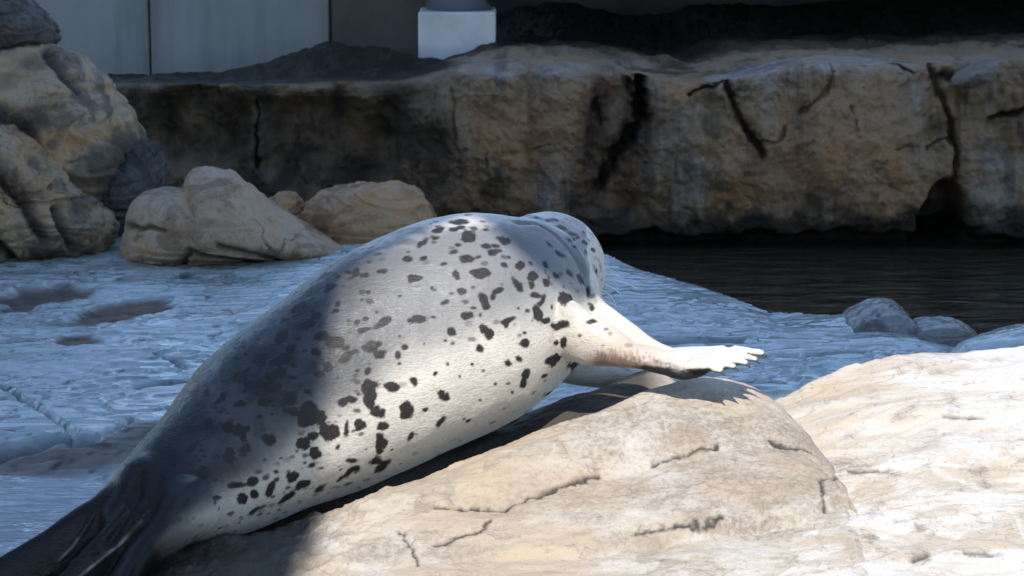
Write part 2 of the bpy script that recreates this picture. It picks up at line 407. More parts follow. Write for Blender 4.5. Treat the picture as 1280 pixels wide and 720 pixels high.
# flat wet shelf
ED = [at(*p) for p in [(745, 316, 9.35), (755, 319, 9.3), (800, 338, 9.15), (870, 356, 8.95), (915, 370, 8.8), (960, 391, 8.6), (1040, 396, 8.4), (1080, 392, 8.35), (1130, 405, 8.25), (1190, 428, 8.05), (1280, 425, 8.1), (1500, 420, 8.1), (1800, 415, 8.1)]]
EX = [-5, -1.2, -0.4, 0.05] + [p.x for p in ED]; EY = [11.3, 11.1, 10.7, 10.0] + [p.y for p in ED]; EZ = [0.15, 0.15, 0.18, 0.22] + [p.z for p in ED]
def H_shelf_base(x, y):
    P = np.stack([x, y, np.zeros_like(x)], -1)
    zl = 0.0 + 0.028 * (y - 6.1)
    zr = 0.235 - 0.012 * (y - 7.3)
    k = sstep(-0.9, 0.55, x + 0.10 * (y - 7))
    z = zl * (1 - k) + zr * k
    ye = np.interp(x, EX, EY); ze = np.interp(x, EX, EZ)
    near = np.exp(-((y - ye) / 0.45) ** 2) * sstep(0.15, 0.35, x)
    z = z * (1 - near) + ze * near
    # basin at the left end of the seal's rock
    bas = (1 - sstep(7.15, 7.42, y + 0.35 * (x + 1.3) + 0.06 * fbm(P, 3, 3, 0.5, 2.2))) * (1 - sstep(-0.75, -0.5, x))
    z = z - 0.075 * bas
    z = z + 0.024 * fbm(P, 1.3, 3, 0.45, 11.0, (0.7, 1.3, 1)) + 0.0015 * fbm(P, 9, 3, 0.45, 12.0, (0.5, 1.6, 1))
    s = fbm(P, 1.6, 4, 0.55, 14.0, (0.4, 1.5, 1)) * 11
    fr = s - np.floor(s)
    z = z + 0.010 * (sstep(0.0, 0.10, fr) - fr) * (1 - 0.7 * near)
    s = fbm(P, 4.5, 3, 0.5, 15.0, (0.4, 1.8, 1)) * 6
    fr = s - np.floor(s)
    z = z + 0.006 * (sstep(0.0, 0.12, fr) - fr) * sstep(-0.1, 0.2, fbm(P, 1.1, 2, 0.5, 16.0))
    z = z - 0.5 * (1 - sstep(6.75, 7.15, y)) * sstep(-0.5, 0.0, x)
    over = np.clip(y - ye, 0, None)
    z = z - 1.6 * over
    return np.maximum(z, -0.55)

def ray_hf(px, py, H, y0=4.6, y1=12.5):
    d = ray(px, py)
    ys = np.linspace(y0, y1, 3000); t = ys / d.y
    xs = d.x * t; zs = CAM_Z + d.z * t
    hit = np.nonzero(zs <= H(xs, ys))[0]
    i = hit[0] if len(hit) else -1
    return float(xs[i]), float(ys[i])
def gdist(x, y, line):
    """cracks gape wider across the dip of the beds than along it"""
    return polydist(x, y * 0.33, [(a, b * 0.33) for a, b in line])
def hf_line(pts, H, **k): return [ray_hf(a, b, H, **k) for a, b in pts]

def heightfield(name, x0, x1, y0, y1, dx, dy, H, mat, paint):
    xs = np.arange(x0, x1 + dx, dx); ys = np.arange(y0, y1 + dy, dy)
    X, Y = np.meshgrid(xs, ys, indexing='ij'); x = X.ravel(); y = Y.ravel()
    z = H(x, y)
    z, attrs = paint(x, y, z)
    Z = z.reshape(X.shape)
    # skirt, so that the rock has a body
    V = np.stack([x, y, z], -1).reshape(len(xs), len(ys), 3)
    nu, nv = len(xs), len(ys)
    F = grid_faces(nu, nv)
    ring = [(i, 0) for i in range(nu)] + [(nu - 1, j) for j in range(1, nv)] + [(i, nv - 1) for i in range(nu - 2, -1, -1)] + [(0, j) for j in range(nv - 2, 0, -1)]
    idx = np.array([i * nv + j for i, j in ring]); low = V.reshape(-1, 3)[idx].copy(); low[:, 2] = np.minimum(low[:, 2] - 0.25, -0.62)
    base = nu * nv; m = len(idx); k = np.arange(m)
    S = np.stack([idx, base + k, base + (k + 1) % m, idx[(k + 1) % m]], -1)
    V = np.concatenate([V.reshape(-1, 3), low]); F = np.concatenate([F, S])
    attrs = {n: np.concatenate([a, np.zeros(m)]) for n, a in attrs.items()}
    return mesh_np(name, V, F, mat, None, attrs)

# ------------------------------------------------------------------ setting
g = bmesh.new(); bmesh.ops.create_grid(g, x_segments=2, y_segments=2, size=200, matrix=Matrix.Translation((0, 60, -0.6)))
tag(obj_bm('ground', g, mat_plain('dark_ground', (0.07, 0.06, 0.05), 0.9)), kind='structure')

shelf_cracks = [([(0, 480), (40, 505), (85, 530), (92, 552)], 0.006, 0.03), ([(190, 440), (215, 448), (232, 460)], 0.006, 0.02),
                ([(170, 482), (235, 476)], 0.008, 0.02), ([(0, 572), (35, 560), (75, 545), (120, 548), (165, 522)], 0.012, 0.035),
                ([(222, 343), (250, 338), (285, 340)], 0.012, 0.03), ([(840, 432), (900, 436)], 0.01, 0.02), ([(1010, 443), (1080, 438)], 0.01, 0.02),
                ([(770, 421), (850, 425), (930, 424)], 0.01, 0.02)]
def paint_shelf(x, y, z):
    crack = np.zeros_like(x); mud = np.zeros_like(x)
    P = np.stack([x, y, 0 * x], -1)
    wob = 0.02 * fbm(P, 6, 3, 0.5, 21.0); wob2 = 0.02 * fbm(P, 6, 3, 0.5, 22.0)
    for pts, w, dep in shelf_cracks:
        d = gdist(x + wob, y + wob2, hf_line(pts, H_shelf_base, y0=6.0))
        k = np.exp(-(d / w) ** 2); z = z - dep * k; crack = np.maximum(crack, 0.9 * k)
    for (px, py, rx, ry, dep, ang) in [(48, 369, 66, 11, 0.03, -0.12), (20, 385, 26, 4, 0.02, 0), (145, 388, 62, 12, 0.02, -0.25), (95, 425, 30, 4, 0.012, 0), (232, 342, 12, 3, 0.01, 0)]:
        cx, cy = ray_hf(px, py, H_shelf_base, y0=6.0)
        ca, cb = ray_hf(px + rx, py, H_shelf_base, y0=6.0), ray_hf(px, py - ry, H_shelf_base, y0=6.0)
        a = abs(ca[0] - cx); b = abs(cb[1] - cy) + 0.02
        u = (x - cx); v = (y - cy) + u * ang * 2.2
        r = np.hypot(u / a, v / b) + 0.55 * fbm(P, 5, 4, 0.55, 23.0)
        k = 1 - sstep(0.75, 1.1, r)
        z = z - dep * k; mud = np.maximum(mud, k); crack = np.maximum(crack, 0.7 * k * sstep(0.0, 0.25, fbm(P, 7, 3, 0.6, 28.0)))
    # muddy rim of the basin
    ln = hf_line([(-40, 585), (30, 583), (70, 572), (110, 566), (165, 555), (190, 535)], H_shelf_base, y0=6.0)
    d = polydist(x, y, ln); mud = np.maximum(mud, 0.85 * (1 - sstep(0.04, 0.15, d + 0.08 * fbm(P, 5, 4, 0.5, 24.0))))
    mud = np.maximum(mud, 0.55 * sstep(0.16, 0.34, fbm(P, 2.2, 5, 0.65, 29.0, (0.6, 1.3, 1))))
    cr = fbm(P, 2.4, 3, 0.5, 25.0, (0.5, 1.4, 1)); k = np.exp(-(cr / 0.012) ** 2) * sstep(0.0, 0.25, fbm(P, 1.2, 2, 0.5, 26.0))
    z = z - 0.012 * k; crack = np.maximum(crack, 0.6 * k)
    for f_, o_, sd, sc, mul in ((1.6, 4, 14.0, (0.4, 1.5, 1), 11), (4.5, 3, 15.0, (0.4, 1.8, 1), 6)):
        q = fbm(P, f_, o_, 0.55 if sd == 14.0 else 0.5, sd, sc) * mul; fr = q - np.floor(q)
        crack = np.maximum(crack, 1.0 * np.exp(-((fr - 0.04) / 0.045) ** 2) * sstep(-0.04, 0.16, fbm(P, 3.0, 3, 0.6, 27.0 + sd)))  # shadow lines of the terrace steps painted dark
    return z, {'crack': crack, 'mud': mud}  # crack also carries the painted shadow lines of the steps
sh = heightfield('rock_shelf', -3.2, 3.2, 5.3, 12.6, 0.011, 0.013, H_shelf_base, M_SHELF, paint_shelf)
tag(sh, kind='structure')

w = bmesh.new(); bmesh.ops.create_grid(w, x_segments=1, y_segments=1, size=1, matrix=Matrix.Translation((1.0, 10.6, -0.12)) @ Matrix.Diagonal((5.5, 3.0, 1, 1)))
tag(obj_bm('pool_water', w, M_POOL), kind='structure')
w = bmesh.new(); bmesh.ops.create_grid(w, x_segments=1, y_segments=1, size=1, matrix=Matrix.Translation((-1.75, 6.45, -0.028)) @ Matrix.Diagonal((1.25, 1.0, 1, 1)))
tag(obj_bm('puddle_water', w, M_PUD), kind='structure')

right_cracks = [([(1180, 520), (1230, 523)], 0.005, 0.012), ([(1060, 590), (1110, 588)], 0.005, 0.012), ([(1140, 700), (1160, 690)], 0.006, 0.012), ([(1205, 690), (1240, 692)], 0.005, 0.01)]
right_pale = [([(1170, 590), (1215, 605), (1250, 622), (1272, 650), (1280, 670)], 0.006), ([(1050, 690), (1080, 712)], 0.006)]
def paint_right(x, y, z):
    P = np.stack([x, y, 0 * x], -1); crack = 0 * x; pale = 0 * x
    wob = 0.02 * fbm(P, 7, 3, 0.5, 31.0)
    for pts, w_, dep in right_cracks:
        d = gdist(x, y + wob, hf_line(pts, H_right)); k = np.exp(-(d / (0.6 * w_)) ** 2); z = z - 0.6 * dep * k; crack = np.maximum(crack, 0.8 * k)
    for pts, w_ in right_pale:
        d = gdist(x, y + wob, hf_line(pts, H_right)); pale = np.maximum(pale, 0.7 * np.exp(-(d / w_) ** 2))
    cr = fbm(P, 2.8, 4, 0.55, 33.0, (0.5, 1.5, 1)); k = np.exp(-(cr / 0.011) ** 2) * sstep(0.05, 0.3, fbm(P, 1.6, 2, 0.5, 34.0))
    z = z - 0.014 * k; crack = np.maximum(crack, 0.75 * k)
    pale = np.maximum(pale, 0.08 + 0.55 * sstep(-0.05, 0.3, fbm(P, 1.8, 5, 0.6, 35.0, (0.5, 1.6, 1))))
    wet_shade = 1 - sstep(-0.50, -0.42, x + 0.05 * fbm(P, 6, 4, 0.6, 36.0))  # wet left end, with cast shade painted into the colour
    return z, {'crack': crack, 'pale': pale * (1 - wet_shade), 'wet': 0.9 * wet_shade}
rr = heightfield('sunny_rock', -1.4, 2.4, 4.7, 7.35, 0.006, 0.008, H_right, M_SUN, paint_right)
tag(rr, 'broad pale sunlit rock slope beside and below the boulder the seal lies on', 'rock')

seal_cracks = [([(540, 632), (585, 637), (630, 637), (660, 622), (690, 608), (752, 592)], 0.007, 0.03), ([(545, 680), (590, 668), (614, 654)], 0.006, 0.022),
               ([(815, 578), (860, 567), (900, 562)], 0.006, 0.02), ([(500, 664), (512, 680), (524, 706)], 0.007, 0.02), ([(1012, 562), (985, 556), (962, 546)], 0.007, 0.025),
               ([(1065, 612), (1050, 598), (1028, 600), (1030, 632)], 0.007, 0.03), ([(790, 668), (850, 664), (900, 656)], 0.005, 0.02)]
def paint_sealrock(x, y, z):
    P = np.stack([x, y, 0 * x], -1); crack = 0 * x; pale = 0 * x
    wob = 0.025 * fbm(P, 9, 3, 0.5, 41.0) + 0.012 * fbm(P, 38, 3, 0.6, 49.0); wob2 = 0.02 * fbm(P, 9, 3, 0.5, 42.0) + 0.010 * fbm(P, 45, 3, 0.6, 49.5)
    for pts, w_, dep in seal_cracks:
        d = gdist(x + wob2, y + 1.5 * wob, hf_line(pts, H_seal_base)); k = np.exp(-(d / (0.6 * w_)) ** 2); z = z - 0.22 * dep * k; crack = np.maximum(crack, np.exp(-(d / (0.5 * w_ * (0.5 + 1.3 * np.abs(wob) / 0.02))) ** 2))
    cr = fbm(P, 3.4, 4, 0.55, 43.0, (0.6, 1.3, 1)); k = np.exp(-(cr / 0.010) ** 2) * sstep(0.1, 0.35, fbm(P, 2.0, 2, 0.5, 44.0))
    z = z - 0.014 * k; crack = np.maximum(crack, 0.7 * k)
    # pitted rough patches
    pit = sstep(0.12, 0.4, fbm(P, 2.4, 3, 0.5, 45.0)); z = z - 0.007 * pit * billow(P, 30, 3, 0.6, 46.0)
    pale = 0.35 * sstep(0.15, 0.45, fbm(P, 2.0, 4, 0.5, 47.0, (0.5, 1.5, 1))); tan = 0.42 + 0 * x
    grit_shade = 0 * x
    for (px, py, rx, ry, st) in [(905, 535, 85, 22, 0.55), (985, 545, 30, 26, 0.7), (930, 655, 110, 20, 0.85), (800, 672, 70, 14, 0.7), (1045, 610, 26, 22, 0.6), (560, 690, 60, 16, 0.5), (690, 560, 70, 12, 0.35), (470, 690, 50, 22, 0.6), (660, 640, 60, 10, 0.35)]:  # rough patches; those on the lower band also paint its overhang shade
        cx, cy = ray_hf(px, py, H_seal_base); ex = abs(ray_hf(px + rx, py, H_seal_base)[0] - cx); ey = max(0.03, abs(ray_hf(px, py - ry, H_seal_base)[1] - cy))
        r = np.hypot((x - cx) / ex, (y - cy) / ey) + 0.8 * fbm(P, 8, 4, 0.6, 50.0 + px * 0.01)
        grit_shade = np.maximum(grit_shade, st * (1 - sstep(0.4, 1.15, r)))
    z = z - 0.012 * grit_shade * billow(P, 26, 4, 0.65, 46.5)
    wet_shade = 1 - sstep(-0.52, -0.40, x + 0.09 * fbm(P, 6, 4, 0.6, 48.0) - 0.10 * (y - 6.0))  # wet rock with shade painted in left of the sun edge
    dr = y - hermite(x, CX, CY); wet_shade = np.maximum(wet_shade, sstep(0.0, 0.05, dr + 0.03 * fbm(P, 10, 3, 0.6, 48.5)) * (1 - sstep(0.34, 0.44, x)))  # belly shadow painted dark onto the wet rock behind the crest
    return z, {'crack': crack, 'pale': pale * (1 - wet_shade), 'tan': tan, 'grit': grit_shade, 'wet': 0.95 * wet_shade}
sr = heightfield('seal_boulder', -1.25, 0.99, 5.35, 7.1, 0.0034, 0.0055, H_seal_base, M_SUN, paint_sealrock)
tag(sr, 'cracked buff layered boulder in the sun directly under the seal', 'rock')

# ------------------------------------------------------------------ cliff ledge behind the pool
CLY = 12.0
lipx = [at(a, 0, CLY).x for a in (-600, 130, 330, 520, 560, 700, 760, 900, 960, 1150, 1280, 1900)]
lipz = [at(640, b, CLY).z for b in (112, 106, 104, 98, 88, 80, 88, 98, 84, 80, 74, 72)]
def cl(pts): return [(at(a, b, CLY).x, at(a, b, CLY).z) for a, b in pts]
PXM = 12.0 / FPX
def build_cliff():
    xs = np.arange(-4.0, 4.3, 0.0068)
    face = np.linspace(0, 1, 185); top = np.concatenate([[0], np.cumsum(0.006 * 1.033 ** np.arange(112))])
    nu = len(xs); nv = len(face) + len(top)
    X = np.repeat(xs, nv)
    lz = hermite(xs, lipx, lipz)
    R = 0.05
    Yo = np.zeros((nu, nv)); Z = np.zeros((nu, nv))
    f0 = -0.5
    Z[:, :len(face)] = f0 + (lz[:, None] - R - f0) * face[None, :]
    tt = np.clip(top / (R * 1.57), 0, 1) * math.pi / 2
    Yo[:, len(face):] = (R * (1 - np.cos(tt)) + np.clip(top - R * 1.57, 0, None))[None, :] + 0.002
    Z[:, len(face):] = lz[:, None] - R + (R * np.sin(tt))[None, :]
    on_top = np.zeros((nu, nv)); on_top[:, len(face):] = sstep(0, 0.12, top)[None, :]
    back = np.zeros((nu, nv)); back[:, len(face):] = top[None, :]
    Z = Z.ravel(); Yo = Yo.ravel(); onT = on_top.ravel(); back = back.ravel()
    x = X; P = np.stack([x, Yo * 1.0, Z], -1)
    D = 0.16 * fbm(P, 0.9, 3, 0.5, 51.0) + 0.26 * billow(P, 1.5, 5, 0.55, 52.0, (1, 1, 0.8)) + 0.05 * fbm(P, 7, 4, 0.6, 53.0) + 0.02 * billow(P, 22, 3, 0.6, 54.0)
    crack = np.zeros_like(x); rust = 0 * x; pale = 0 * x; algae_shade = 0 * x
    wob = 0.05 * fbm(P, 7, 5, 0.65, 55.0); wob2 = 0.05 * fbm(P, 7, 5, 0.65, 56.0); wv = 0.35 + 1.6 * np.abs(fbm(P, 5, 3, 0.6, 66.0))
    fw = 1 - onT
    for pts, wpx, dep, cs in [([(806, 80), (800, 110), (797, 150), (775, 182), (748, 225)], 12, 0.16, 0.75), ([(802, 80), (800, 140)], 24, 0.14, 0.6),
                              ([(905, 96), (922, 140), (950, 192)], 6, 0.14, 0.22), ([(740, 120), (752, 150)], 7, 0.05, 0.6),  # the long fold's shading is painted as a faint dark line
                              ([(862, 118), (905, 94), (950, 76), (1050, 71), (1100, 74), (1140, 88)], 3.2, 0.07, 1.0),
                              ([(1160, 75), (1178, 125), (1190, 170), (1196, 240)], 6, 0.12, 0.5), ([(1190, 170), (1160, 185)], 3, 0.05, 0.8),
                              ([(1175, 95), (1215, 105), (1245, 75)], 7, 0.08, 0.9), ([(1240, 150), (1290, 133)], 8, 0.12, 0.9), ([(1040, 85), (1035, 105), (1000, 140)], 4, 0.04, 0.2),
                              ([(950, 172), (968, 176), (980, 162)], 3, 0.04, 0.35), ([(1115, 185), (1145, 182)], 3, 0.03, 0.6), ([(318, 125), (322, 210)], 3.5, 0.06, 0.9),
                              ([(565, 110), (570, 200)], 3, 0.02, 0.0), ([(1070, 170), (1060, 130)], 2, 0.02, 0.4), ([(605, 190), (608, 210)], 2, 0.02, 0.7), ([(668, 186), (685, 180)], 2.5, 0.02, 0.6)]:
        d = polydist(x + wob, Z + wob2, cl(pts)); k = np.exp(-(d / (wpx * wv * PXM)) ** 2) * fw
        D = D - dep * k; crack = np.maximum(crack, cs * np.exp(-(d / (0.75 * wpx * wv * PXM)) ** 2) * fw)
    for pts, wpx, s in [([(760, 110), (740, 180), (728, 240)], 22, 0.85), ([(790, 150), (780, 240)], 26, 0.85), ([(935, 150), (938, 210)], 8, 0.6), ([(1270, 150), (1290, 190)], 14, 0.5), ([(820, 120), (815, 190)], 8, 0.4)]:
        d = polydist(x + 1.5 * wob, Z, cl(pts)); rust = np.maximum(rust, s * np.exp(-(d / (wpx * PXM)) ** 2) * fw)
    for pts, wpx, s in [([(690, 195), (688, 265)], 13, 0.4), ([(868, 190), (872, 280)], 7, 0.5), ([(1235, 190), (1240, 240)], 22, 0.35), ([(955, 95), (955, 150)], 12, 0.3), ([(1140, 90), (1150, 150)], 12, 0.4),
                        ([(530, 92), (640, 90), (730, 88)], 7, 0.55), ([(890, 100), (960, 84), (1130, 80)], 6, 0.6), ([(740, 270), (745, 300)], 10, 0.4)]:
        d = polydist(x + 1.5 * wob, Z + 0.5 * wob2, cl(pts)); pale = np.maximum(pale, s * (0.35 + 0.65 * sstep(-0.2, 0.25, fbm(P, 9, 4, 0.65, 66.5))) * np.exp(-(d / (wpx * PXM)) ** 2))
    warm = 0 * x
    for (px, py, rx, ry) in [(1060, 200, 100, 60), (1120, 245, 60, 35), (640, 165, 60, 55), (925, 250, 70, 35), (860, 110, 40, 25), (600, 240, 30, 30)]:
        q = at(px, py, CLY); r = np.hypot((x - q.x) / (rx * PXM), (Z - q.z) / (ry * PXM)) + 0.7 * fbm(P, 3, 4, 0.6, 67.0)
        warm = np.maximum(warm, 1 - sstep(0.4, 1.2, r))
    # caves and undercut
    for (px, py, rx, ry, dep) in [(1178, 290, 32, 62, 0.45), (420, 185, 90, 70, 0.16), (250, 160, 60, 60, 0.10)]:
        q = at(px, py, CLY); r = np.hypot((x - q.x) / (rx * PXM), (Z - q.z) / (ry * PXM)) + 0.35 * fbm(P, 5, 3, 0.5, 57.0)
        D = D - dep * (1 - sstep(0.7, 1.15, r)) * fw
    und = 1 - sstep(-0.10, -0.03, Z + 0.10 * fbm(P, 4, 3, 0.5, 58.0)); D = D - 0.30 * und * fw
    # dark algae: above the waterline; darker left half; overhang shade painted on the ledge top
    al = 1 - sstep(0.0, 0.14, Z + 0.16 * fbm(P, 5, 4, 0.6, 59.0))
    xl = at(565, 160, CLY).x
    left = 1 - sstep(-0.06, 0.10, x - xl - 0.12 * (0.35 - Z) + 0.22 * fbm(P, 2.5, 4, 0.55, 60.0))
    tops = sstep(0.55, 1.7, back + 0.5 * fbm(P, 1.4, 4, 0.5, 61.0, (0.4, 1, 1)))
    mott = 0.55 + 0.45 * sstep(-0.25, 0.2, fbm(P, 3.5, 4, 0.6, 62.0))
    algae_shade = np.maximum.reduce([0.95 * al * fw, 0.9 * left * mott * fw, tops, 0.97 * left * onT])
    algae_shade = np.maximum(algae_shade, 0.75 * sstep(0.12, 0.4, fbm(P, 2.2, 5, 0.65, 63.0, (1, 1, 0.7))))
    vs = fbm(P, 1.0, 4, 0.6, 69.0, (16, 4, 1.6))
    for pts, wpx, s_ in [([(803, 80), (798, 165)], 26, 1.0), ([(790, 120), (755, 232)], 16, 0.8), ([(745, 105), (735, 190)], 14, 0.7), ([(1200, 90), (1190, 250)], 16, 0.6), ([(905, 95), (945, 200)], 12, 0.6), ([(1250, 140), (1270, 230)], 20, 0.5),  # the drip down the vertical fold paints its shading
                         ([(660, 110), (665, 210)], 16, 0.45), ([(1010, 90), (1000, 180)], 14, 0.4), ([(850, 230), (850, 300)], 60, 0.5), ([(1000, 250), (1150, 290)], 22, 0.6), ([(700, 250), (800, 290)], 30, 0.7)]:
        d = polydist(x + wob, Z, cl(pts)); algae_shade = np.maximum(algae_shade, s_ * np.exp(-(d / (wpx * PXM)) ** 2) * sstep(-0.25, 0.12, vs) * fw)
    pale = pale * (1 - 0.7 * left); pale = np.where(back > 0.35, 0, pale)
    Y = CLY + Yo - D * (1 - sstep(0.0, 1.2, back))
    Z2 = Z + onT * (0.05 * fbm(P, 1.3, 4, 0.5, 64.0) + 0.02 * fbm(P, 6, 4, 0.6, 65.0)) - (0.065 * (1 - sstep(-0.6, 0.4, x)) + 0.012) * np.clip(back - 0.1, 0, 3)
    # heap of dark soil in front of the left wall
    hp = at(430, 40, 13.6); Z2 = Z2 + 0.07 * fbm(P, 3.5, 5, 0.6, 68.0) * onT * sstep(0.3, 0.9, back) + 0.17 * np.exp(-((x - hp.x + 0.0) / 0.45) ** 2 - ((Y - 13.5) / 0.5) ** 2) * onT
    hp = at(575, 70, 13.6); Z2 = Z2 + 0.06 * np.exp(-((x - hp.x - 0.16) / 0.12) ** 2 - ((Y - 13.65) / 0.2) ** 2) * onT
    V = np.stack([x, Y, Z2], -1)
    o = mesh_np('rock_ledge', V, grid_faces(nu, nv), M_CLIFF, None, {'crack': crack, 'rust': rust, 'pale': pale, 'warm': warm, 'algae': np.clip(algae_shade, 0, 1)})
    return tag(o, kind='structure')
build_cliff()

# ------------------------------------------------------------------ boulders: outlines with real depth
def boulder(name, outline, Y, depth, mat, label, seed, amp=0.05, freq=3.0, power=0.5, n=220, cracks=(), stain_shade=(), lean=0.0, cat='rock', rough=0.25, box=False):
    pts = [at(a, b, Y) for a, b in outline]
    q = np.array([(p.x, p.z) for p in pts])
    # resample the outline, rounded
    for _ in range(1 if box else 2):
        q2 = np.roll(q, -1, 0); q = np.stack([0.75 * q + 0.25 * q2, 0.25 * q + 0.75 * q2], 1).reshape(-1, 2)
    seg = np.linalg.norm(np.roll(q, -1, 0) - q, axis=1); s = np.concatenate([[0], np.cumsum(seg)])
    qq = np.concatenate([q, q[:1]]); u = np.linspace(0, s[-1], n, endpoint=False)
    ox = np.interp(u, s, qq[:, 0]); oz = np.interp(u, s, qq[:, 1])
    cx, cz = ox.mean(), oz.mean()
    m = n // 2
    ph = np.linspace(0.0, math.pi, m)         # front pole to back pole
    r = np.sin(ph) ** 0.9; dy = -np.sign(np.cos(ph)) * np.abs(np.cos(ph)) ** (2 * power)
    if box: r = np.clip(1.45 * np.sin(ph), 0, 1) ** 0.9
    X = cx + (ox - cx)[:, None] * r[None, :]; Z = cz + (oz - cz)[:, None] * r[None, :]
    Yy = Y + depth * dy[None, :] + 0 * X + lean * (Z - cz)
    V = np.stack([X, Yy, Z], -1).reshape(-1, 3)
    c = np.array([cx, Y, cz]); nrm = V - c; nrm /= np.linalg.norm(nrm, axis=1)[:, None] + 1e-9
    nrm[:, 1] *= 1.0
    d = amp * (fbm(V, freq, 4, 0.5, seed) + 0.9 * (billow(V, freq * 1.3, 4, 0.5, seed + 1) - 0.25)) + amp * rough * fbm(V, freq * 7, 4, 0.6, seed + 2)
    s2 = fbm(V, freq * 0.7, 3, 0.5, seed + 4, (0.5, 0.5, 1.6)) * 7; fr = s2 - np.floor(s2)
    d = d + 0.35 * amp * (sstep(0, 0.2, fr) - fr)
    cr = fbm(V, freq * 1.2, 4, 0.55, seed + 3); k = np.exp(-(cr / 0.014) ** 2) * sstep(0.0, 0.25, fbm(V, freq * 0.8, 2, 0.5, seed + 5))
    crack = 0.9 * k
    for line, wpx, dep in cracks:
        ln = [(at(a, b, Y).x, at(a, b, Y).z) for a, b in line]
        dd = polydist(V[:, 0], V[:, 2] + 0.02 * fbm(V, 9, 3, 0.5, seed + 6), ln); kk = np.exp(-(dd / (wpx * Y / FPX)) ** 2) * (V[:, 1] < Y)
        d = d - dep * kk; crack = np.maximum(crack, kk)
    for (px, py, rx, ry, st) in stain_shade:
        q = at(px, py, Y); rr_ = np.hypot((V[:, 0] - q.x) / (rx * Y / FPX), (V[:, 2] - q.z) / (ry * Y / FPX)) + 0.9 * fbm(V, 6, 4, 0.6, seed + 7)
        crack = np.maximum(crack, st * (1 - sstep(0.6, 1.15, rr_)) * (V[:, 1] < Y + 0.1))
    d = d - 0.25 * amp * k
    V = V + nrm * d[:, None]
    o = mesh_np(name, V, grid_faces(n, m, True)[:, ::-1], mat, None, {'crack': crack})
    bm = bmesh.new(); bm.from_mesh(o.data); bmesh.ops.remove_doubles(bm, verts=bm.verts[:], dist=1e-5); bmesh.ops.recalc_face_normals(bm, faces=bm.faces[:]); bm.to_mesh(o.data); bm.free()
    return tag(o, label, cat)

boulder('boulder', [(-90, 300), (-90, 70), (-30, 62), (20, 52), (70, 58), (115, 88), (155, 128), (172, 165), (185, 215), (165, 260), (100, 300)], 11.0, 0.5, M_TAN,
        'large rounded tan boulder against the ledge below the blue grey wall', 70.0, 0.05, 2.4, stain_shade=[(45, 145, 45, 34, 0.8), (160, 205, 40, 50, 0.85), (112, 215, 26, 22, 0.7), (80, 70, 50, 14, 0.6), (90, 165, 12, 10, 0.7), (5, 95, 40, 14, 0.4)], cracks=[([(10, 120), (60, 150), (75, 185)], 7, 0.05), ([(60, 60), (110, 110)], 4, 0.04)], n=300)  # dark blobs; the right-hand one paints the boulder's shadow side
boulder('boulder', [(-110, 350), (-100, 190), (-40, 160), (10, 165), (60, 205), (110, 245), (138, 280), (128, 312), (80, 332), (0, 350)], 10.45, 0.38, M_TAN,
        'rugged brown rock with diagonal ribs at the foot of the large tan boulder', 75.0, 0.065, 3.4, rough=0.4,
        stain_shade=[(70, 305, 26, 22, 0.85), (110, 255, 14, 18, 0.6), (5, 240, 14, 40, 0.8), (25, 325, 22, 14, 0.8)], cracks=[([(0, 190), (50, 240), (75, 285)], 7, 0.07), ([(85, 250), (105, 300)], 6, 0.06), ([(20, 290), (40, 320)], 6, 0.05)], n=300)
boulder('boulder', [(110, 330), (125, 230), (150, 180), (185, 178), (205, 215), (200, 260), (165, 300), (150, 335)], 10.95, 0.3, M_DARKR,
        'dark damp rock wedged between the tan boulder and the buff boulder', 80.0, 0.05, 3.5)  # dark colour stands in for the tan boulder's shadow side
boulder('boulder', [(-70, 90), (-70, -30), (-10, -40), (22, -12), (40, 10), (64, 24), (72, 52), (50, 70), (-10, 86)], 11.15, 0.3, M_DARKR,
        'dark purplish rock lying on top of the large tan boulder', 85.0, 0.05, 4.0)
boulder('boulder', [(150, 332), (160, 275), (172, 244), (205, 236), (228, 242), (232, 212), (262, 208), (290, 216), (312, 238), (345, 258), (385, 285), (432, 308), (425, 322), (360, 324), (300, 328), (240, 330)], 10.3, 0.32, M_BUFF,
        'pale buff sloping boulder at the back of the wet shelf', 90.0, 0.032, 3.0, cracks=[([(165, 278), (200, 272), (215, 275)], 3, 0.03), ([(235, 320), (250, 300), (300, 312), (350, 325)], 4, 0.03), ([(285, 290), (335, 305), (370, 322)], 4, 0.025)], n=300)
boulder('boulder', [(325, 280), (332, 250), (350, 240), (372, 244), (386, 262), (390, 300), (340, 305)], 10.75, 0.16, M_ORANGE,
        'small tan stone tucked between the buff boulder and the orange boulder', 95.0, 0.03, 5.0, n=140)
boulder('boulder', [(372, 320), (376, 262), (392, 240), (430, 235), (480, 232), (520, 236), (542, 262), (552, 300), (540, 330), (440, 335)], 10.6, 0.3, M_ORANGE,
        'rounded orange brown boulder behind the back of the seal', 98.0, 0.035, 3.0, n=240)
boulder('rock', [(1048, 432), (1058, 402), (1085, 387), (1112, 381), (1132, 392), (1144, 410), (1142, 432), (1100, 440)], 8.25, 0.2, M_WETR,
        'angular wet rock block rising from the shelf edge beside the pool', 105.0, 0.022, 6.0, power=0.4, n=160, box=True)
boulder('rock', [(1138, 438), (1144, 408), (1165, 403), (1198, 404), (1222, 418), (1230, 436), (1190, 448)], 8.1, 0.13, M_WETR,
        'small flat topped wet rock beside the angular block at the pool edge', 110.0, 0.016, 7.0, power=0.4, n=140, box=True)
boulder('rock', [(1180, 455), (1200, 430), (1240, 418), (1280, 408), (1340, 402), (1400, 420), (1420, 460), (1300, 470)], 7.7, 0.2, M_SHELF,
        'low smooth wet rock between the sunny slope and the pool', 115.0, 0.02, 4.0, n=160)
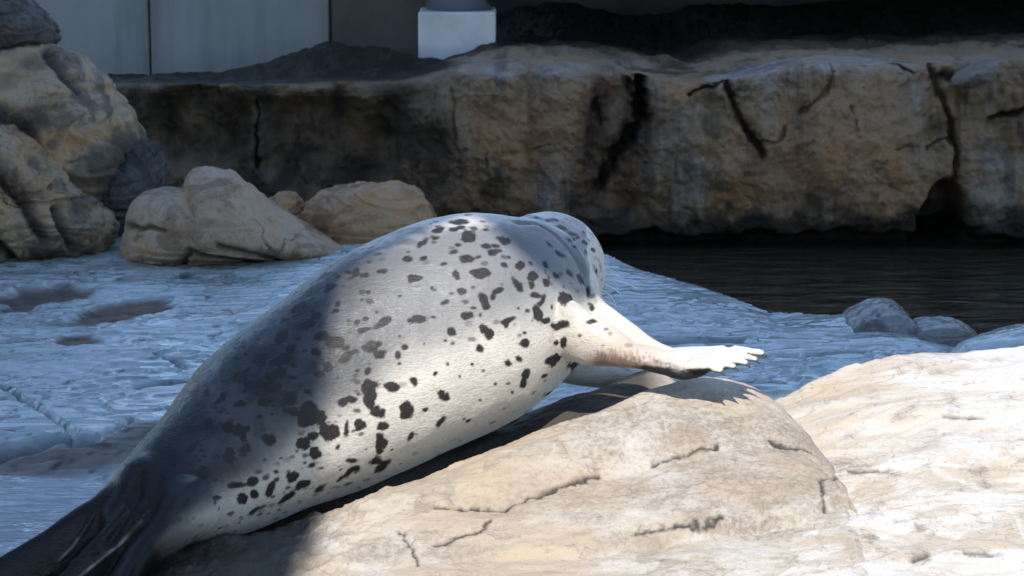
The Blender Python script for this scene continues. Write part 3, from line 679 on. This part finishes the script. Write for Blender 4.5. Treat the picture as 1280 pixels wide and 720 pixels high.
boulder('ledge_stone', [(1188, 108), (1192, 92), (1225, 78), (1250, 74), (1240, 100), (1215, 110)], 11.86, 0.12, M_GREYR,
        'small pinkish broken stone lodged in the cracked top of the ledge', 120.0, 0.015, 10.0, n=100)

# ------------------------------------------------------------------ wall, column behind the ledge
M_WALL_SHADE = mat_plain('grimy_concrete', (0.10, 0.10, 0.098), 0.85, 0.15, 3)  # darker wall colour for the end panel, shadow painted in
wl = bpy.data.objects.new('concrete_wall', None); C.objects.link(wl); wl.location = (-2.4, 14.35, 0.3)
tag(wl, 'blue grey concrete panel wall behind the dark ledge and tan boulder', 'wall')
seams = [at(a, 0, 14.35).x for a in (-420, -120, 186, 412, 560)]
for i in range(len(seams) - 1):
    b = bevel_box(seams[i] + 0.006 + 2.4, seams[i + 1] - 0.006 + 2.4, 0.0 + 0.012 * (i % 2), 0.16, 0.0, 0.95, 0.008)
    pn = obj_bm('panel', b, M_WALL if i < 3 else M_WALL_SHADE, wl)
    if i == 3: pn['label'] = 'dark grimy end panel'
b = bevel_box(seams[0] + 2.4, seams[-1] + 2.4, 0.06, 0.2, -0.02, 0.93, 0.0); obj_bm('backing', b, mat_plain('dark_joint', (0.08, 0.08, 0.08), 0.9), wl)

cp = at(572, 40, 13.75)
col = bpy.data.objects.new('column', None); C.objects.link(col); col.location = (cp.x, 13.75, 0.5)
tag(col, 'steel column on a white painted square base on the ledge', 'column')
hw = 47.5 * 13.75 / FPX; zt = at(572, 15, 13.55).z - 0.5
obj_bm('base', bevel_box(-hw, hw, -0.2, 0.2, -0.1, zt, 0.012), mat_plain('white_painted_concrete', (0.62, 0.64, 0.66), 0.7, 0.08, 5), col)
bm = bmesh.new(); bmesh.ops.create_cone(bm, cap_ends=True, segments=64, radius1=hw * 0.86, radius2=hw * 0.86, depth=1.09 - zt, matrix=Matrix.Translation((0.01, 0, zt + (1.09 - zt) / 2 + 0.003)))
obj_bm('shaft', bm, mat_plain('polished_steel', (0.42, 0.43, 0.45), 0.28, 0.1, 3, 0.9), col, True)

rf = bpy.data.objects.new('shelter_roof', None); C.objects.link(rf); rf.location = (0, 13.9, 1.6)  # unseen roof, added to darken the ledge top
tag(rf, 'low flat shelter roof carried by the steel column above the rear ledge', 'roof')
obj_bm('slab', bevel_box(-1.15, 9, -0.5, 4.2, 0.0, 0.16, 0.02), mat_plain('roof_concrete', (0.12, 0.12, 0.12), 0.85), rf)
obj_bm('fascia', bevel_box(-1.17, 9.02, -0.56, -0.503, -0.06, 0.19, 0.01), mat_plain('roof_fascia', (0.10, 0.10, 0.10), 0.6), rf)
bw = bevel_box(-1.1, 8.9, 17.0, 17.3, 0.3, 1.59, 0.01)
o = obj_bm('rear_wall', bw, mat_plain('dark_rear_concrete', (0.05, 0.05, 0.052), 0.85, 0.2, 2)); tag(o, 'dark wall far behind the ledge at the back of the yard', 'wall')  # near-black colour stands in for a shaded interior

# ------------------------------------------------------------------ the seal
seal = bpy.data.objects.new('seal', None); C.objects.link(seal)
sb = at(330, 640, 6.35); seal.location = sb
tag(seal, 'grey spotted seal lying on the buff boulder with its back turned', 'seal')

def loft(st, nst=140, nr=56, up=Vector((0, 0.12, 1)), blunt=0.6):
    """st: (px, py, Y, half height px, half width m, up-vector or None); returns verts, faces"""
    c = np.array([at(a, b, y) for a, b, y, *_ in st]); h = np.array([s[3] * s[2] / FPX for s in st]); w = np.array([s[4] for s in st])
    ups = np.array([tuple((s[5] if len(s) > 5 and s[5] else up)) for s in st], float)
    k = np.concatenate([[0], np.cumsum(np.linalg.norm(np.diff(c, axis=0), axis=1))]); u = np.linspace(0, k[-1], nst)
    c = np.stack([hermite(u, k, c[:, i]) for i in range(3)], -1); h = hermite(u, k, h); w = hermite(u, k, w)
    ups = np.stack([np.interp(u, k, ups[:, i]) for i in range(3)], -1)
    T = np.gradient(c, axis=0); T /= np.linalg.norm(T, axis=1)[:, None]
    S = np.cross(T, ups); S /= np.linalg.norm(S, axis=1)[:, None]
    U = np.cross(S, T)
    a = np.linspace(0, 2 * math.pi, nr, endpoint=False)
    ca, sa = np.cos(a), np.sin(a)
    V = c[:, None, :] + h[:, None, None] * sa[None, :, None] * U[:, None, :] + w[:, None, None] * ca[None, :, None] * S[:, None, :]
    V = V.reshape(-1, 3)
    F = [tuple(f) for f in (lambda i, j: np.stack([i * nr + j, i * nr + (j + 1) % nr, (i + 1) * nr + (j + 1) % nr, (i + 1) * nr + j], -1).reshape(-1, 4))(*np.meshgrid(np.arange(nst - 1), np.arange(nr), indexing='ij'))]
    V = np.concatenate([V, [c[0] - T[0] * h[0] * blunt * 0.5, c[-1] + T[-1] * h[-1] * blunt]])
    n0 = nst * nr; last = (nst - 1) * nr
    T3 = [(n0, (j + 1) % nr, j) for j in range(nr)] + [(n0 + 1, last + j, last + (j + 1) % nr) for j in range(nr)]
    return V, F + T3, (c, h, w, U)

body_st = [(150, 655, 6.02, 34, 0.075), (172, 640, 6.06, 48, 0.11), (205, 622, 6.14, 68, 0.15), (265, 586, 6.26, 94, 0.20), (340, 531, 6.38, 118, 0.25), (425, 483, 6.49, 134, 0.28),
           (520, 430, 6.59, 142, 0.30), (600, 395, 6.68, 135, 0.30), (645, 376, 6.77, 114, 0.25), (662, 356, 6.88, 88, 0.175), (678, 342, 6.97, 77, 0.155),
           (689, 336, 7.06, 73, 0.155), (695, 338, 7.15, 66, 0.14), (706, 349, 7.24, 48, 0.095), (720, 361, 7.31, 32, 0.066), (729, 368, 7.36, 19, 0.036)]
parts = []
Vb, Fb, (spC, spH, spW, spU) = loft(body_st, 170, 72)
parts.append((Vb, Fb))
FL = [(655, 385, 6.62, 16, 0.03), (695, 402, 6.53, 38, 0.05), (735, 426, 6.47, 37, 0.045), (765, 436, 6.45, 27, 0.04), (795, 446, 6.45, 16, 0.04), (830, 450, 6.45, 11, 0.05), (865, 450, 6.45, 10.5, 0.058), (895, 448, 6.43, 9, 0.06), (918, 447, 6.42, 7, 0.05), (930, 447, 6.41, 4, 0.035)]
parts.append(loft(FL, 70, 40, Vector((0, -0.3, 1)))[:2])
parts.append(loft([(668, 350, 6.9, 14, 0.05), (690, 366, 6.97, 38, 0.09), (718, 378, 7.03, 34, 0.07), (738, 386, 7.08, 24, 0.05), (748, 390, 7.11, 13, 0.03)], 40, 32)[:2])
# skin web from the shoulder to the wrist
parts.append(loft([(665, 350, 6.72, 12, 0.03), (700, 368, 6.64, 32, 0.06), (740, 395, 6.58, 26, 0.04), (780, 417, 6.53, 18, 0.03), (820, 437, 6.49, 10, 0.025), (850, 445, 6.47, 6, 0.02)], 50, 32)[:2])
# hanging trailing edge of the palm
parts.append(loft([(800, 452, 6.42, 10, 0.02), (830, 461, 6.40, 9, 0.018), (856, 468, 6.39, 7, 0.014), (882, 463, 6.39, 5, 0.012)], 40, 24)[:2])
DIG = [((872, 442, 6.47), (915, 438, 6.46), (954, 441, 6.45), 7.0), ((872, 447, 6.44), (912, 442, 6.42), (946, 449, 6.41), 6.2), ((868, 451, 6.42), (905, 448, 6.39), (934, 453.5, 6.38), 6.0),
       ((862, 455, 6.40), (895, 453, 6.37), (919, 458, 6.355), 5.6), ((856, 458, 6.39), (884, 458, 6.36), (902, 463, 6.345), 5.0)]
for a, b_, c_, r in DIG:
    parts.append(loft([(*a, r, 0.016), (*b_, r, 0.015), (*c_, r * 0.62, 0.010)], 30, 20, Vector((0, -0.3, 1)))[:2])
# far fore flipper, tucked under the chest
parts.append(loft([(690, 440, 7.0, 36, 0.05), (740, 462, 7.02, 22, 0.05), (790, 470, 7.0, 14, 0.05), (830, 474, 6.98, 7, 0.04)], 40, 28)[:2])
# hind flippers and tail
parts.append(loft([(200, 600, 6.12, 16, 0.04), (166, 622, 6.07, 34, 0.06), (132, 654, 6.02, 40, 0.04), (85, 690, 5.97, 43, 0.03), (35, 724, 5.92, 46, 0.026), (-25, 764, 5.86, 50, 0.024)], 80, 44, Vector((0.3, 0.3, 0.9)))[:2])
parts.append(loft([(262, 600, 6.15, 16, 0.04), (235, 630, 6.06, 42, 0.08), (205, 668, 5.98, 44, 0.055), (168, 708, 5.91, 46, 0.038), (128, 760, 5.83, 48, 0.03), (80, 815, 5.74, 48, 0.024)], 80, 44, Vector((0.6, -0.1, 0.8)))[:2])
parts.append(loft([(205, 575, 6.15, 16, 0.03), (182, 602, 6.09, 38, 0.06), (160, 634, 6.03, 33, 0.05), (144, 656, 5.99, 22, 0.035), (137, 668, 5.98, 10, 0.015)], 40, 32)[:2])
parts.append(loft([(175, 640, 5.98, 24, 0.04), (140, 685, 5.95, 28, 0.03), (100, 728, 5.9, 30, 0.025), (50, 775, 5.82, 30, 0.02)], 50, 32)[:2])

V = []; F = []; off = 0
for v, f in parts:
    V.append(v); F += [tuple(int(i) + off for i in q) for q in f]; off += len(v)
V = np.concatenate(V)
me = bpy.data.meshes.new('tmp'); me.from_pydata([tuple(p) for p in V], [], F); me.update()
bm = bmesh.new(); bm.from_mesh(me); bmesh.ops.recalc_face_normals(bm, faces=bm.faces[:]); bm.to_mesh(me); bm.free()
tmp = bpy.data.objects.new('tmp', me); C.objects.link(tmp)
md = tmp.modifiers.new('r', 'REMESH'); md.mode = 'VOXEL'; md.voxel_size = 0.0036; md.adaptivity = 0
dg = bpy.context.evaluated_depsgraph_get()
ev = bpy.data.meshes.new_from_object(tmp.evaluated_get(dg))
bpy.data.objects.remove(tmp)
N = len(ev.vertices)
# melt the joins between body, neck and limbs; keep the digits crisp
P = np.empty(N * 3, np.float32); ev.vertices.foreach_get('co', P); P = P.reshape(-1, 3)
wgt = 1 - 0.85 * sstep(at(790, 440, 6.45).x, at(850, 440, 6.45).x, P[:, 0])
tmp = bpy.data.objects.new('tmp', ev); C.objects.link(tmp)
for lo_, hi_, it in ((-1.0, 2.0, 10), (0.3, 2.0, 50)):
    vg = tmp.vertex_groups.new(name='w%d' % it)
    vg.add([int(i) for i in np.nonzero((wgt > lo_) & (wgt < hi_))[0]], 1.0, 'REPLACE')
    md = tmp.modifiers.new('s', 'SMOOTH'); md.factor = 0.5; md.iterations = it; md.vertex_group = vg.name
dg = bpy.context.evaluated_depsgraph_get()
ev = bpy.data.meshes.new_from_object(tmp.evaluated_get(dg)); bpy.data.objects.remove(tmp)
P = np.empty(N * 3, np.float32); ev.vertices.foreach_get('co', P); P = P.reshape(-1, 3).astype(np.float64)
def normals():
    n = np.empty(N * 3, np.float32); ev.vertices.foreach_get('normal', n); return n.reshape(-1, 3).astype(np.float64)
def set_co():
    ev.vertices.foreach_set('co', np.ascontiguousarray(P, np.float32).ravel()); ev.update()
def bvh():
    f = np.empty(len(ev.loops), np.int32); ev.loops.foreach_get('vertex_index', f)
    return BVHTree.FromPolygons(P.tolist(), f.reshape(-1, 4).tolist())
cam_p = Vector((0, 0, CAM_Z))
T = bvh()
def hit(px, py):
    h = T.ray_cast(cam_p, ray(px, py)); return (np.array(h[0]), np.array(h[1])) if h[0] else (None, None)
nr_ = normals()
# blubber: soft unevenness, neck folds, hip creases
P += nr_ * (0.010 * fbm(P, 3.0, 3, 0.5, 130.0) + 0.0035 * fbm(P, 10, 3, 0.5, 131.0))[:, None]
def carve(pts, wid, dep):
    global P
    hp = [hit(a, b)[0] for a, b in pts]; hp = [h for h in hp if h is not None]
    best = np.full(N, 9.0)
    for a, b in zip(hp[:-1], hp[1:]):
        ab = b - a; t = np.clip(((P - a) @ ab) / (ab @ ab + 1e-12), 0, 1)
        best = np.minimum(best, np.linalg.norm(P - a - t[:, None] * ab, axis=1))
    P += nr_ * (-dep * np.exp(-(best / wid) ** 2))[:, None]
carve([(648, 278), (672, 281), (694, 293), (712, 312), (728, 340), (742, 376)], 0.009, 0.009)
carve([(662, 272), (690, 281), (712, 300), (730, 330), (746, 372)], 0.016, -0.007)
carve([(640, 300), (672, 322), (702, 352), (735, 385)], 0.03, 0.008)
carve([(176, 590), (174, 612), (166, 635), (152, 658), (140, 675)], 0.015, 0.014)
carve([(200, 600), (192, 625), (178, 645)], 0.013, 0.008)
carve([(230, 625), (205, 655), (180, 690), (165, 720)], 0.012, 0.008)
carve([(770, 400), (800, 425), (840, 438)], 0.01, 0.004)
for ln in ([(186, 638), (176, 652), (150, 680), (128, 698), (98, 722)], [(118, 642), (106, 662), (90, 684), (74, 700)], [(120, 690), (90, 702), (60, 718)]):
    carve(ln, 0.005, -0.005)
set_co(); T = bvh(); nr_ = normals()
qx, qy = topix(P)

spots = """575 279 11 3.5 0;549 287 7 3 -20;570 287 10 4 0;587 296 10 6 -10;543 297 5.5 2.5 0;527 303 8 4 -25;573 306 4 2 0;606 308 6 2.5 0;619 307 5 2 0;616 315 6.5 4 0;567 315 5 2.5 -15
586 323 10 4 -5;511 323 5.5 3.5 -10;528 323 5 2.5 -15;630 332 5 3 20;635 321 3 2 30;628 299 8 4 20;606 287 4 2 0;651 333 6 5 30;554 330 5 2 -10;480 340 7 3.5 -15;457 345 5.5 3 -10;446 340 6 4 -30;435 340 4.5 2.5 0
520 347 7 6 -20;571 342 5.5 6.5 0;602 340 11 6 -5;646 355 4.5 9 -25;623 364 7 4 -10;617 371 3 4.5 30;579 364 6.5 4.5 30;605 376 5 8 -10;556 378 6 3 0;459 366 3 2 0;422 380 5 4 -30;420 389 4 2 0;594 385 2 2 0;600 394 2 2.5 0;585 395 7 4.5 -10
520 397 9.5 5.5 0;543 396 4 2 0;480 403 13 5 -18;448 405 5 4.5 0;455 412 7 3.5 -15;566 412 6 6 0;635 401 9 4 -25;633 404 4 6 0;672 393 6 12 0;669 370 8 4 10;680 401 5 4 0;676 377 4 8 20;602 412 6 5 20;612 419 6.5 6 10;419 430 10 7 -10;430 436 5 3 0;466 433 12 6 -15;476 444 8 6 0;507 434 4 3 0;498 445 3.5 5.5 0
435 444 8 3.5 -20;599 436 5 4 -20;655 429 5.5 3.5 0;696 429 4 3 0;694 410 7 5 0;557 426 2.5 2 0;705 374 9.5 6 10;701 408 9 5.5 -15;739 403 8 3 0;706 430 4 7.5 0;690 450 10.5 6 -30;657 468 5 7 20;654 479 4 7 10;634 453 5 4 0;648 449 3.5 3.5 0;719 457 9 5 -30;666 345 6 6 0;684 352 6 6 0;664 357 4 5 0;545 467 3 2.5 0;552 495 9 6 10
432 449 10 5 -20;409 458 5 6 0;459 464 4.5 4.5 0;462 483 10 9 0;463 497 8.5 13 -10;474 514 9 7 0;490 485 9 5.5 20;515 474 5.5 5.5 0;507 512 9 11 0;432 501 14 4.5 -10;428 504 8 5 0;384 520 16 13 0;362 500 8 9 0;363 515 10 5 0;399 522 8 5 0;387 508 9 7 0
377 556 11 8 20;393 567 8 8 0;390 545 7 5 0;413 540 10 8.5 -10;387 583 6 3.5 -30;433 532 4 10 0;451 532 8 10.5 0;477 532 8 4.5 -20;476 553 6.5 13 0;470 575 9 5 -20;441 576 7 3 0;513 546 3.5 6 35;551 528 8 3.5 -40;423 558 4.5 3 -40;334 548 7.5 6 0;302 538 11 7 -10;306 548 6 8 0;308 560 8 6 -20;285 570 7 9 0;383 490 6 3 0
365 595 8 9 20;378 606 10 5 -25;359 622 9 3.5 -35;339 610 4 9 20;316 602 6 5 0;295 606 10 4.5 -10;302 623 6 8 0;318 618 5 5 0;272 622 6 3 0;435 593 15 4 -33;480 583 12 4 -33;320 637 12 3 -25;400 612 10 3 -33;345 590 3 2 0;330 575 3 1.5 0;352 573 2.5 1.5 0;325 520 3 2 0;340 517 2.5 1.5 0
366 472 6 3 0;300 505 8 4 0;340 470 12 7 -20;320 480 14 6 -20;350 450 12 6 -25;300 470 12 6 -35;325 450 10 6 -35;365 435 9 6 -30;395 440 7 6 -20;385 405 10 6 -30;400 420 8 5 -20;350 420 12 6 -35;375 385 9 4 -35;410 360 8 4 -30;330 500 9 5 -10;275 500 10 5 -45;260 530 9 5 -45;240 560 9 5 -45;285 535 7 5 0;255 590 7 8 0;400 470 6 5 0;395 395 6 5 0;405 345 7 3 -30;345 485 8 5 0
730 303 5 2.5 30;722 297 3 2 0;740 313 3 2.2 30;700 318 6 2.5 40;688 306 5 2 40;712 342 6 2.5 60;724 350 3 6 -20;735 366 2.5 6 -10;702 285 10 2.5 15;716 292 6 2 25;690 275 8 2 5;680 330 6 2.5 50;696 345 5 2.5 50;745 340 2 4 0;740 385 3 3 0;452 375 2 1.5 0;500 455 2 1.5 0;530 430 1.5 1.5 0;560 455 2 1.5 0;620 480 2 1.5 0;600 500 2.5 1.5 0;575 470 2 2 0;640 490 2 2 0;500 420 1.5 1.5 0;680 470 4 2 -30;685 492 6 2 -25;700 483 3 2 0;725 420 3 2 0;655 416 2 1.5 0;590 455 2 2 0;530 512 3 2 -20;690 385 2 4 0;648 385 2 2 0;540 360 2 2 0;500 370 2 1.5 0;470 390 2 1.5 0"""
spot = np.zeros(N)
_ox = np.argsort(P[:, 0]); _sx = P[_ox, 0]
def near(h, R):
    idx = _ox[np.searchsorted(_sx, h[0] - R):np.searchsorted(_sx, h[0] + R)]
    return idx[np.abs(P[idx] - h).max(1) < R]
jit = fbm(P, 55, 3, 0.6, 140.0); jit2 = fbm(P, 26, 2, 0.5, 141.0); big = fbm(P, 16, 2, 0.5, 142.0); big2 = fbm(P, 16, 2, 0.5, 143.0)
for line in spots.replace('\n', ';').split(';'):
    px, py, rx, ry, an = map(float, line.split())
    h, n = hit(px, py)
    if h is None: continue
    R = max(rx, ry) * 3.2 * h[1] / FPX + 0.01
    idx = near(h, R)
    idx = idx[(nr_[idx] @ n) > 0.15]
    a = math.radians(an); u = qx[idx] - px + 5 * big[idx] * min(1, rx / 6); v = qy[idx] - py + 5 * big2[idx] * min(1, ry / 6)
    uu = (u * math.cos(a) + v * math.sin(a)) / (rx * 1.04); vv = (-u * math.sin(a) + v * math.cos(a)) / (ry * 1.08)
    r = np.hypot(uu, vv) + 0.6 * jit[idx] + 0.75 * jit2[idx]
    soft = 1.9 / min(rx, ry)
    spot[idx] = np.maximum(spot[idx], 1 - sstep(1 - soft * 0.5, 1 + soft * 0.5, r))
# the far side and the upper back are spotted too
view = P - np.array(cam_p); view /= np.linalg.norm(view, axis=1)[:, None]
facing = -(view * nr_).sum(1)
far = np.nonzero((facing < -0.05) & (P[:, 0] > -0.75) & (P[:, 2] > 0.3))[0]
for i in rng.choice(far, 170):
    r0 = rng.uniform(0.006, 0.022); idx = near(P[i], r0 * 2.5)
    q = P[idx] - P[i]; r = np.linalg.norm(q * np.array([0.8, 0.8, 1.4]), axis=1) / r0 + 0.6 * jit[idx] + 0.4 * jit2[idx]
    spot[idx] = np.maximum(spot[idx], 1 - sstep(0.85, 1.15, r))
# fine flecks all over, denser towards the back and rump
vis = np.nonzero((facing > 0.12) & (P[:, 0] < 0.3) & (P[:, 0] > -0.85))[0]
pr = 0.4 + 2.2 * sstep(-0.2, -0.6, P[vis, 0]) + 0.6 * sstep(0.45, 0.75, P[vis, 2]); pr /= pr.sum()
for i in rng.choice(vis, 420, p=pr):
    r0 = rng.uniform(0.0035, 0.009); idx = near(P[i], r0 * 2.6)
    q = P[idx] - P[i]; r = np.linalg.norm(q * np.array([0.75, 0.8, 1.2]), axis=1) / r0 + 0.7 * jit[idx] + 0.4 * jit2[idx]
    spot[idx] = np.maximum(spot[idx], rng.uniform(0.35, 0.95) * (1 - sstep(0.6, 1.25, r)))
# head mottling
hm = sstep(6.80, 6.95, P[:, 1]) * sstep(0.05, 0.22, fbm(P, 30, 3, 0.55, 150.0, (1, 1, 1.8))) * 0.6 * sstep(-0.2, 0.3, fbm(P, 8, 2, 0.5, 156.0))
print('HEADMOTTLE', (hm > 0.3).sum())
spot = np.maximum(spot, hm * (facing > -0.9))
# tone: dark along the spine, pale below
best = np.full(N, 1e9); rel = np.zeros(N); sid = np.zeros(N, int)
for k in range(0, len(spC), 2):
    d = np.linalg.norm(P - spC[k], axis=1); m = d < best
    best[m] = d[m]; rel[m] = ((P[m] - spC[k]) @ spU[k]) / spH[k]; sid[m] = k
saddle_shade = 0.97 * sstep(-0.12, 0.45, rel + 0.25 * fbm(P, 5, 4, 0.55, 153.0)) * (1 - sstep(-0.55, -0.15, P[:, 0])) * (1 - 0.85 * sstep(0.86, 0.97, nr_[:, 2]))  # dark back fur plus shade painted over the left end
tone = 0.12 + 0.8 * sstep(-0.30, 0.55, rel + 0.15 * fbm(P, 4, 3, 0.5, 151.0))
tone = tone * (1 - 0.35 * sstep(6.82, 6.98, P[:, 1]))
sky_rim = sstep(0.88, 0.98, nr_[:, 2]); tone = tone * (1 - 0.6 * sky_rim)  # sky-lit rim of the back painted as paler fur
tone = np.maximum(tone, 0.75 * (1 - sstep(-0.85, -0.55, P[:, 0])) * sstep(-0.3, 0.4, rel))  # rump tone deepened, shade painted in
skin = (1 - sstep(-0.86, -0.66, P[:, 0] + 0.05 * fbm(P, 7, 3, 0.5, 152.0) + 0.12 * (P[:, 2] - 0.2)))
xw = at(800, 440, 6.45).x; xe = at(880, 440, 6.45).x
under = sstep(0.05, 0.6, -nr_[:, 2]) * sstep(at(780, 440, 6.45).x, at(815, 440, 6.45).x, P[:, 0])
skin = np.maximum(skin, 0.9 * under)  # flipper underside darkened by colour, painted shade
palm = polydist(qx, qy, [(806, 462), (835, 466), (858, 471), (884, 466)]) + 3 * fbm(P, 40, 3, 0.5, 154.0)
skin = np.maximum(skin, (1 - sstep(5, 9, palm)) * (P[:, 1] < 6.6) * (P[:, 0] > 0.3))  # shade of the palm's underside painted as dark skin
strk = fbm(P, 1.0, 3, 0.6, 155.0, (150, 60, 30))
lowe = np.interp(qx, [730, 750, 790, 830, 860], [446, 441, 444, 454, 462])
brown = sstep(-9, 7, qy - lowe + 16 * strk) * sstep(725, 752, qx) * (1 - sstep(835, 870, qx)) * (P[:, 1] < 6.62) * (P[:, 0] > 0.15) * 0.9
cream = np.exp(-(((qx - 790) / 60) ** 2 + ((qy - 435) / 38) ** 2)) * (P[:, 0] > at(690, 400, 6.5).x) * (P[:, 1] < 6.75) * 0.8
tone = np.where(P[:, 0] > at(740, 440, 6.45).x, np.minimum(tone, 0.12), tone)
# stiff paler web edges on the hind flippers
webe = np.zeros(N)
for pts in ([(186, 638), (176, 652), (150, 680), (128, 698), (98, 722)], [(118, 642), (106, 662), (90, 684), (74, 700)]):
    hp = [hit(a, b)[0] for a, b in pts]; hp = [h for h in hp if h is not None]
    for a, b in zip(hp[:-1], hp[1:]):
        ab = b - a; t = np.clip(((P - a) @ ab) / (ab @ ab + 1e-12), 0, 1)
        webe = np.maximum(webe, np.exp(-(np.linalg.norm(P - a - t[:, None] * ab, axis=1) / 0.0045) ** 2))
webe = webe * (0.35 + 0.65 * sstep(-0.2, 0.3, fbm(P, 25, 2, 0.5, 157.0)))
cream = np.maximum(cream, 0.4 * webe); skin = skin * (1 - 0.6 * webe)
for nme, a in (('saddle', saddle_shade), ('spot', spot * (1 - 0.5 * skin)), ('tone', tone), ('skin', skin), ('cream', np.clip(cream, 0, 1)), ('brown', brown)):
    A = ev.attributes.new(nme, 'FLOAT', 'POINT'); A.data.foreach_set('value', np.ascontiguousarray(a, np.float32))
SURF = {}
for q in ((402, 520), (415, 430), (430, 342), (520, 298), (585, 270), (660, 330), (715, 372)):
    SURF[q] = Vector(hit(*q)[0])
P -= np.array(sb); set_co()
ev.name = 'body'; ev.polygons.foreach_set('use_smooth', np.ones(len(ev.polygons), bool))
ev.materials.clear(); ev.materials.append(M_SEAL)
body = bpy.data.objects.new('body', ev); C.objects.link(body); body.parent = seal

# whiskers, claws, eyes, nose
def tube(name, pts, r0, r1, mat, parent, sides=6):
    pts = [Vector(p) for p in pts]; n = len(pts); bm = bmesh.new(); rings = []
    for i, p in enumerate(pts):
        t = (pts[min(i + 1, n - 1)] - pts[max(i - 1, 0)]).normalized(); s = t.cross(Vector((0.1, 0.9, 0.3))).normalized(); u = s.cross(t)
        r = r0 + (r1 - r0) * i / (n - 1)
        rings.append([bm.verts.new(p + r * (math.cos(a) * s + math.sin(a) * u)) for a in np.linspace(0, 2 * math.pi, sides, endpoint=False)])
    for a, b in zip(rings[:-1], rings[1:]):
        for j in range(sides): bm.faces.new((a[j], a[(j + 1) % sides], b[(j + 1) % sides], b[j]))
    bm.faces.new(rings[0][::-1]); bm.faces.new(rings[-1])
    bmesh.ops.recalc_face_normals(bm, faces=bm.faces[:])
    return obj_bm(name, bm, mat, parent, True)
M_WH = mat_plain('pale_whisker', (0.88, 0.87, 0.83), 0.35, 0.0)
M_CLAW = mat_plain('dark_claw', (0.05, 0.042, 0.035), 0.35, 0.1, 40)
for a, b, c_, d_ in [((748, 350, 7.22), (768, 349, 7.2), (782, 352, 7.18), (797, 361, 7.16)), ((748, 354, 7.2), (762, 357, 7.18), (770, 361, 7.17), (776, 368, 7.16)), ((748, 346, 7.22), (760, 342, 7.2), (768, 342, 7.2), (775, 345, 7.19)),
                     ((750, 362, 7.2), (760, 366, 7.18), (765, 371, 7.17), (768, 378, 7.16)), ((752, 374, 7.18), (764, 380, 7.17), (772, 384, 7.16), (784, 386, 7.15)), ((752, 378, 7.18), (762, 385, 7.17), (770, 389, 7.16), (776, 390, 7.16)), ((748, 340, 7.23), (758, 334, 7.22), (766, 333, 7.21), (774, 334, 7.2))]:
    p = [at(*q) - sb for q in (a, b, c_, d_)]
    pts = []
    for t in np.linspace(0, 1, 10):
        pts.append(p[0] * (1-t)**3 + p[1] * 3*t*(1-t)**2 + p[2] * 3*t*t*(1-t) + p[3] * t**3)
    tube('whisker', pts, 0.0034, 0.0014, M_WH, seal)
for a, b_, c_, r in DIG:
    e = at(*c_) - sb; d = (at(*c_) - at(*b_)).normalized()
    tube('claw', [e - d * 0.002 + Vector((0, -0.002, -0.004)), e + d * 0.005 + Vector((0, -0.003, -0.007)), e + d * 0.009 + Vector((0, -0.004, -0.011))], 0.0045, 0.001, M_CLAW, seal, 8)
for px, py, yy in ((742, 333, 7.28), (690, 325, 7.3)):
    bm = bmesh.new(); bmesh.ops.create_uvsphere(bm, u_segments=20, v_segments=14, radius=0.017, matrix=Matrix.Translation(at(px, py, yy) - sb))
    obj_bm('eye', bm, mat_plain('black_eye', (0.01, 0.008, 0.007), 0.08, 0.0), seal, True)

# ------------------------------------------------------------------ made-up wall behind the viewer, added to shade the yard
WY = 0.5
def sun_back(P):
    """where the sunbeam that reaches P crosses the facade plane"""
    t = (P.y - WY) / SUN_DIR.y
    return P.x - SUN_DIR.x * t, P.z - SUN_DIR.z * t
def lit_edge(px, py, dz=0.0):
    h = SURF.get((px, py)); x, z = sun_back(h); return x, z + dz
jx = 0.5 * (lit_edge(402, 520)[0] + lit_edge(415, 430)[0])
t1 = lit_edge(430, 342); t2 = lit_edge(520, 298); t2b = lit_edge(585, 270, 0.02); t3 = lit_edge(660, 330); t3b = lit_edge(715, 372, -0.02); t4 = sun_back(at(990, 488, 7.08))
bd = bpy.data.objects.new('gatehouse', None); C.objects.link(bd); bd.location = (0, WY, 0)  # unseen wall added to block the sun and shape its patch
tag(bd, 'tall concrete gatehouse wall with a broad opening facing the seal yard', 'building')
def prism(poly, y0, y1):
    bm = bmesh.new()
    a = [bm.verts.new((x, y0, z)) for x, z in poly]; b = [bm.verts.new((x, y1, z)) for x, z in poly]
    bm.faces.new(a); bm.faces.new(b[::-1]); n = len(poly)
    for i in range(n): bm.faces.new((a[i], b[i], b[(i + 1) % n], a[(i + 1) % n]))
    bmesh.ops.recalc_face_normals(bm, faces=bm.faces[:]); return bm
M_BLOCKER = mat_plain('gatehouse_render', (0.26, 0.25, 0.24), 0.85, 0.08, 1.5)
obj_bm('pier', prism([(jx, -0.6), (jx, t1[1] - 0.15), (-14, t1[1] - 0.15), (-14, -0.6)], 0.0, 0.25), M_BLOCKER, bd)
obj_bm('lintel', prism([(-14, t1[1] - 0.147), (jx, t1[1] - 0.147), t1, t2, t2b, t3, t3b, t4, (14, t4[1] + 0.1), (14, 19.0), (-14, 19.0)], 0.0, 0.25), M_BLOCKER, bd)  # lower outline traced back from the wanted edges of the sun patch
obj_bm('pier', prism([(4.2, -0.6), (4.2, t4[1] - 0.003), (14, t4[1] - 0.003), (14, -0.6)], 0.0, 0.25), M_BLOCKER, bd)

print('GATE', jx, t1, t2, t2b, t3, t3b, t4)
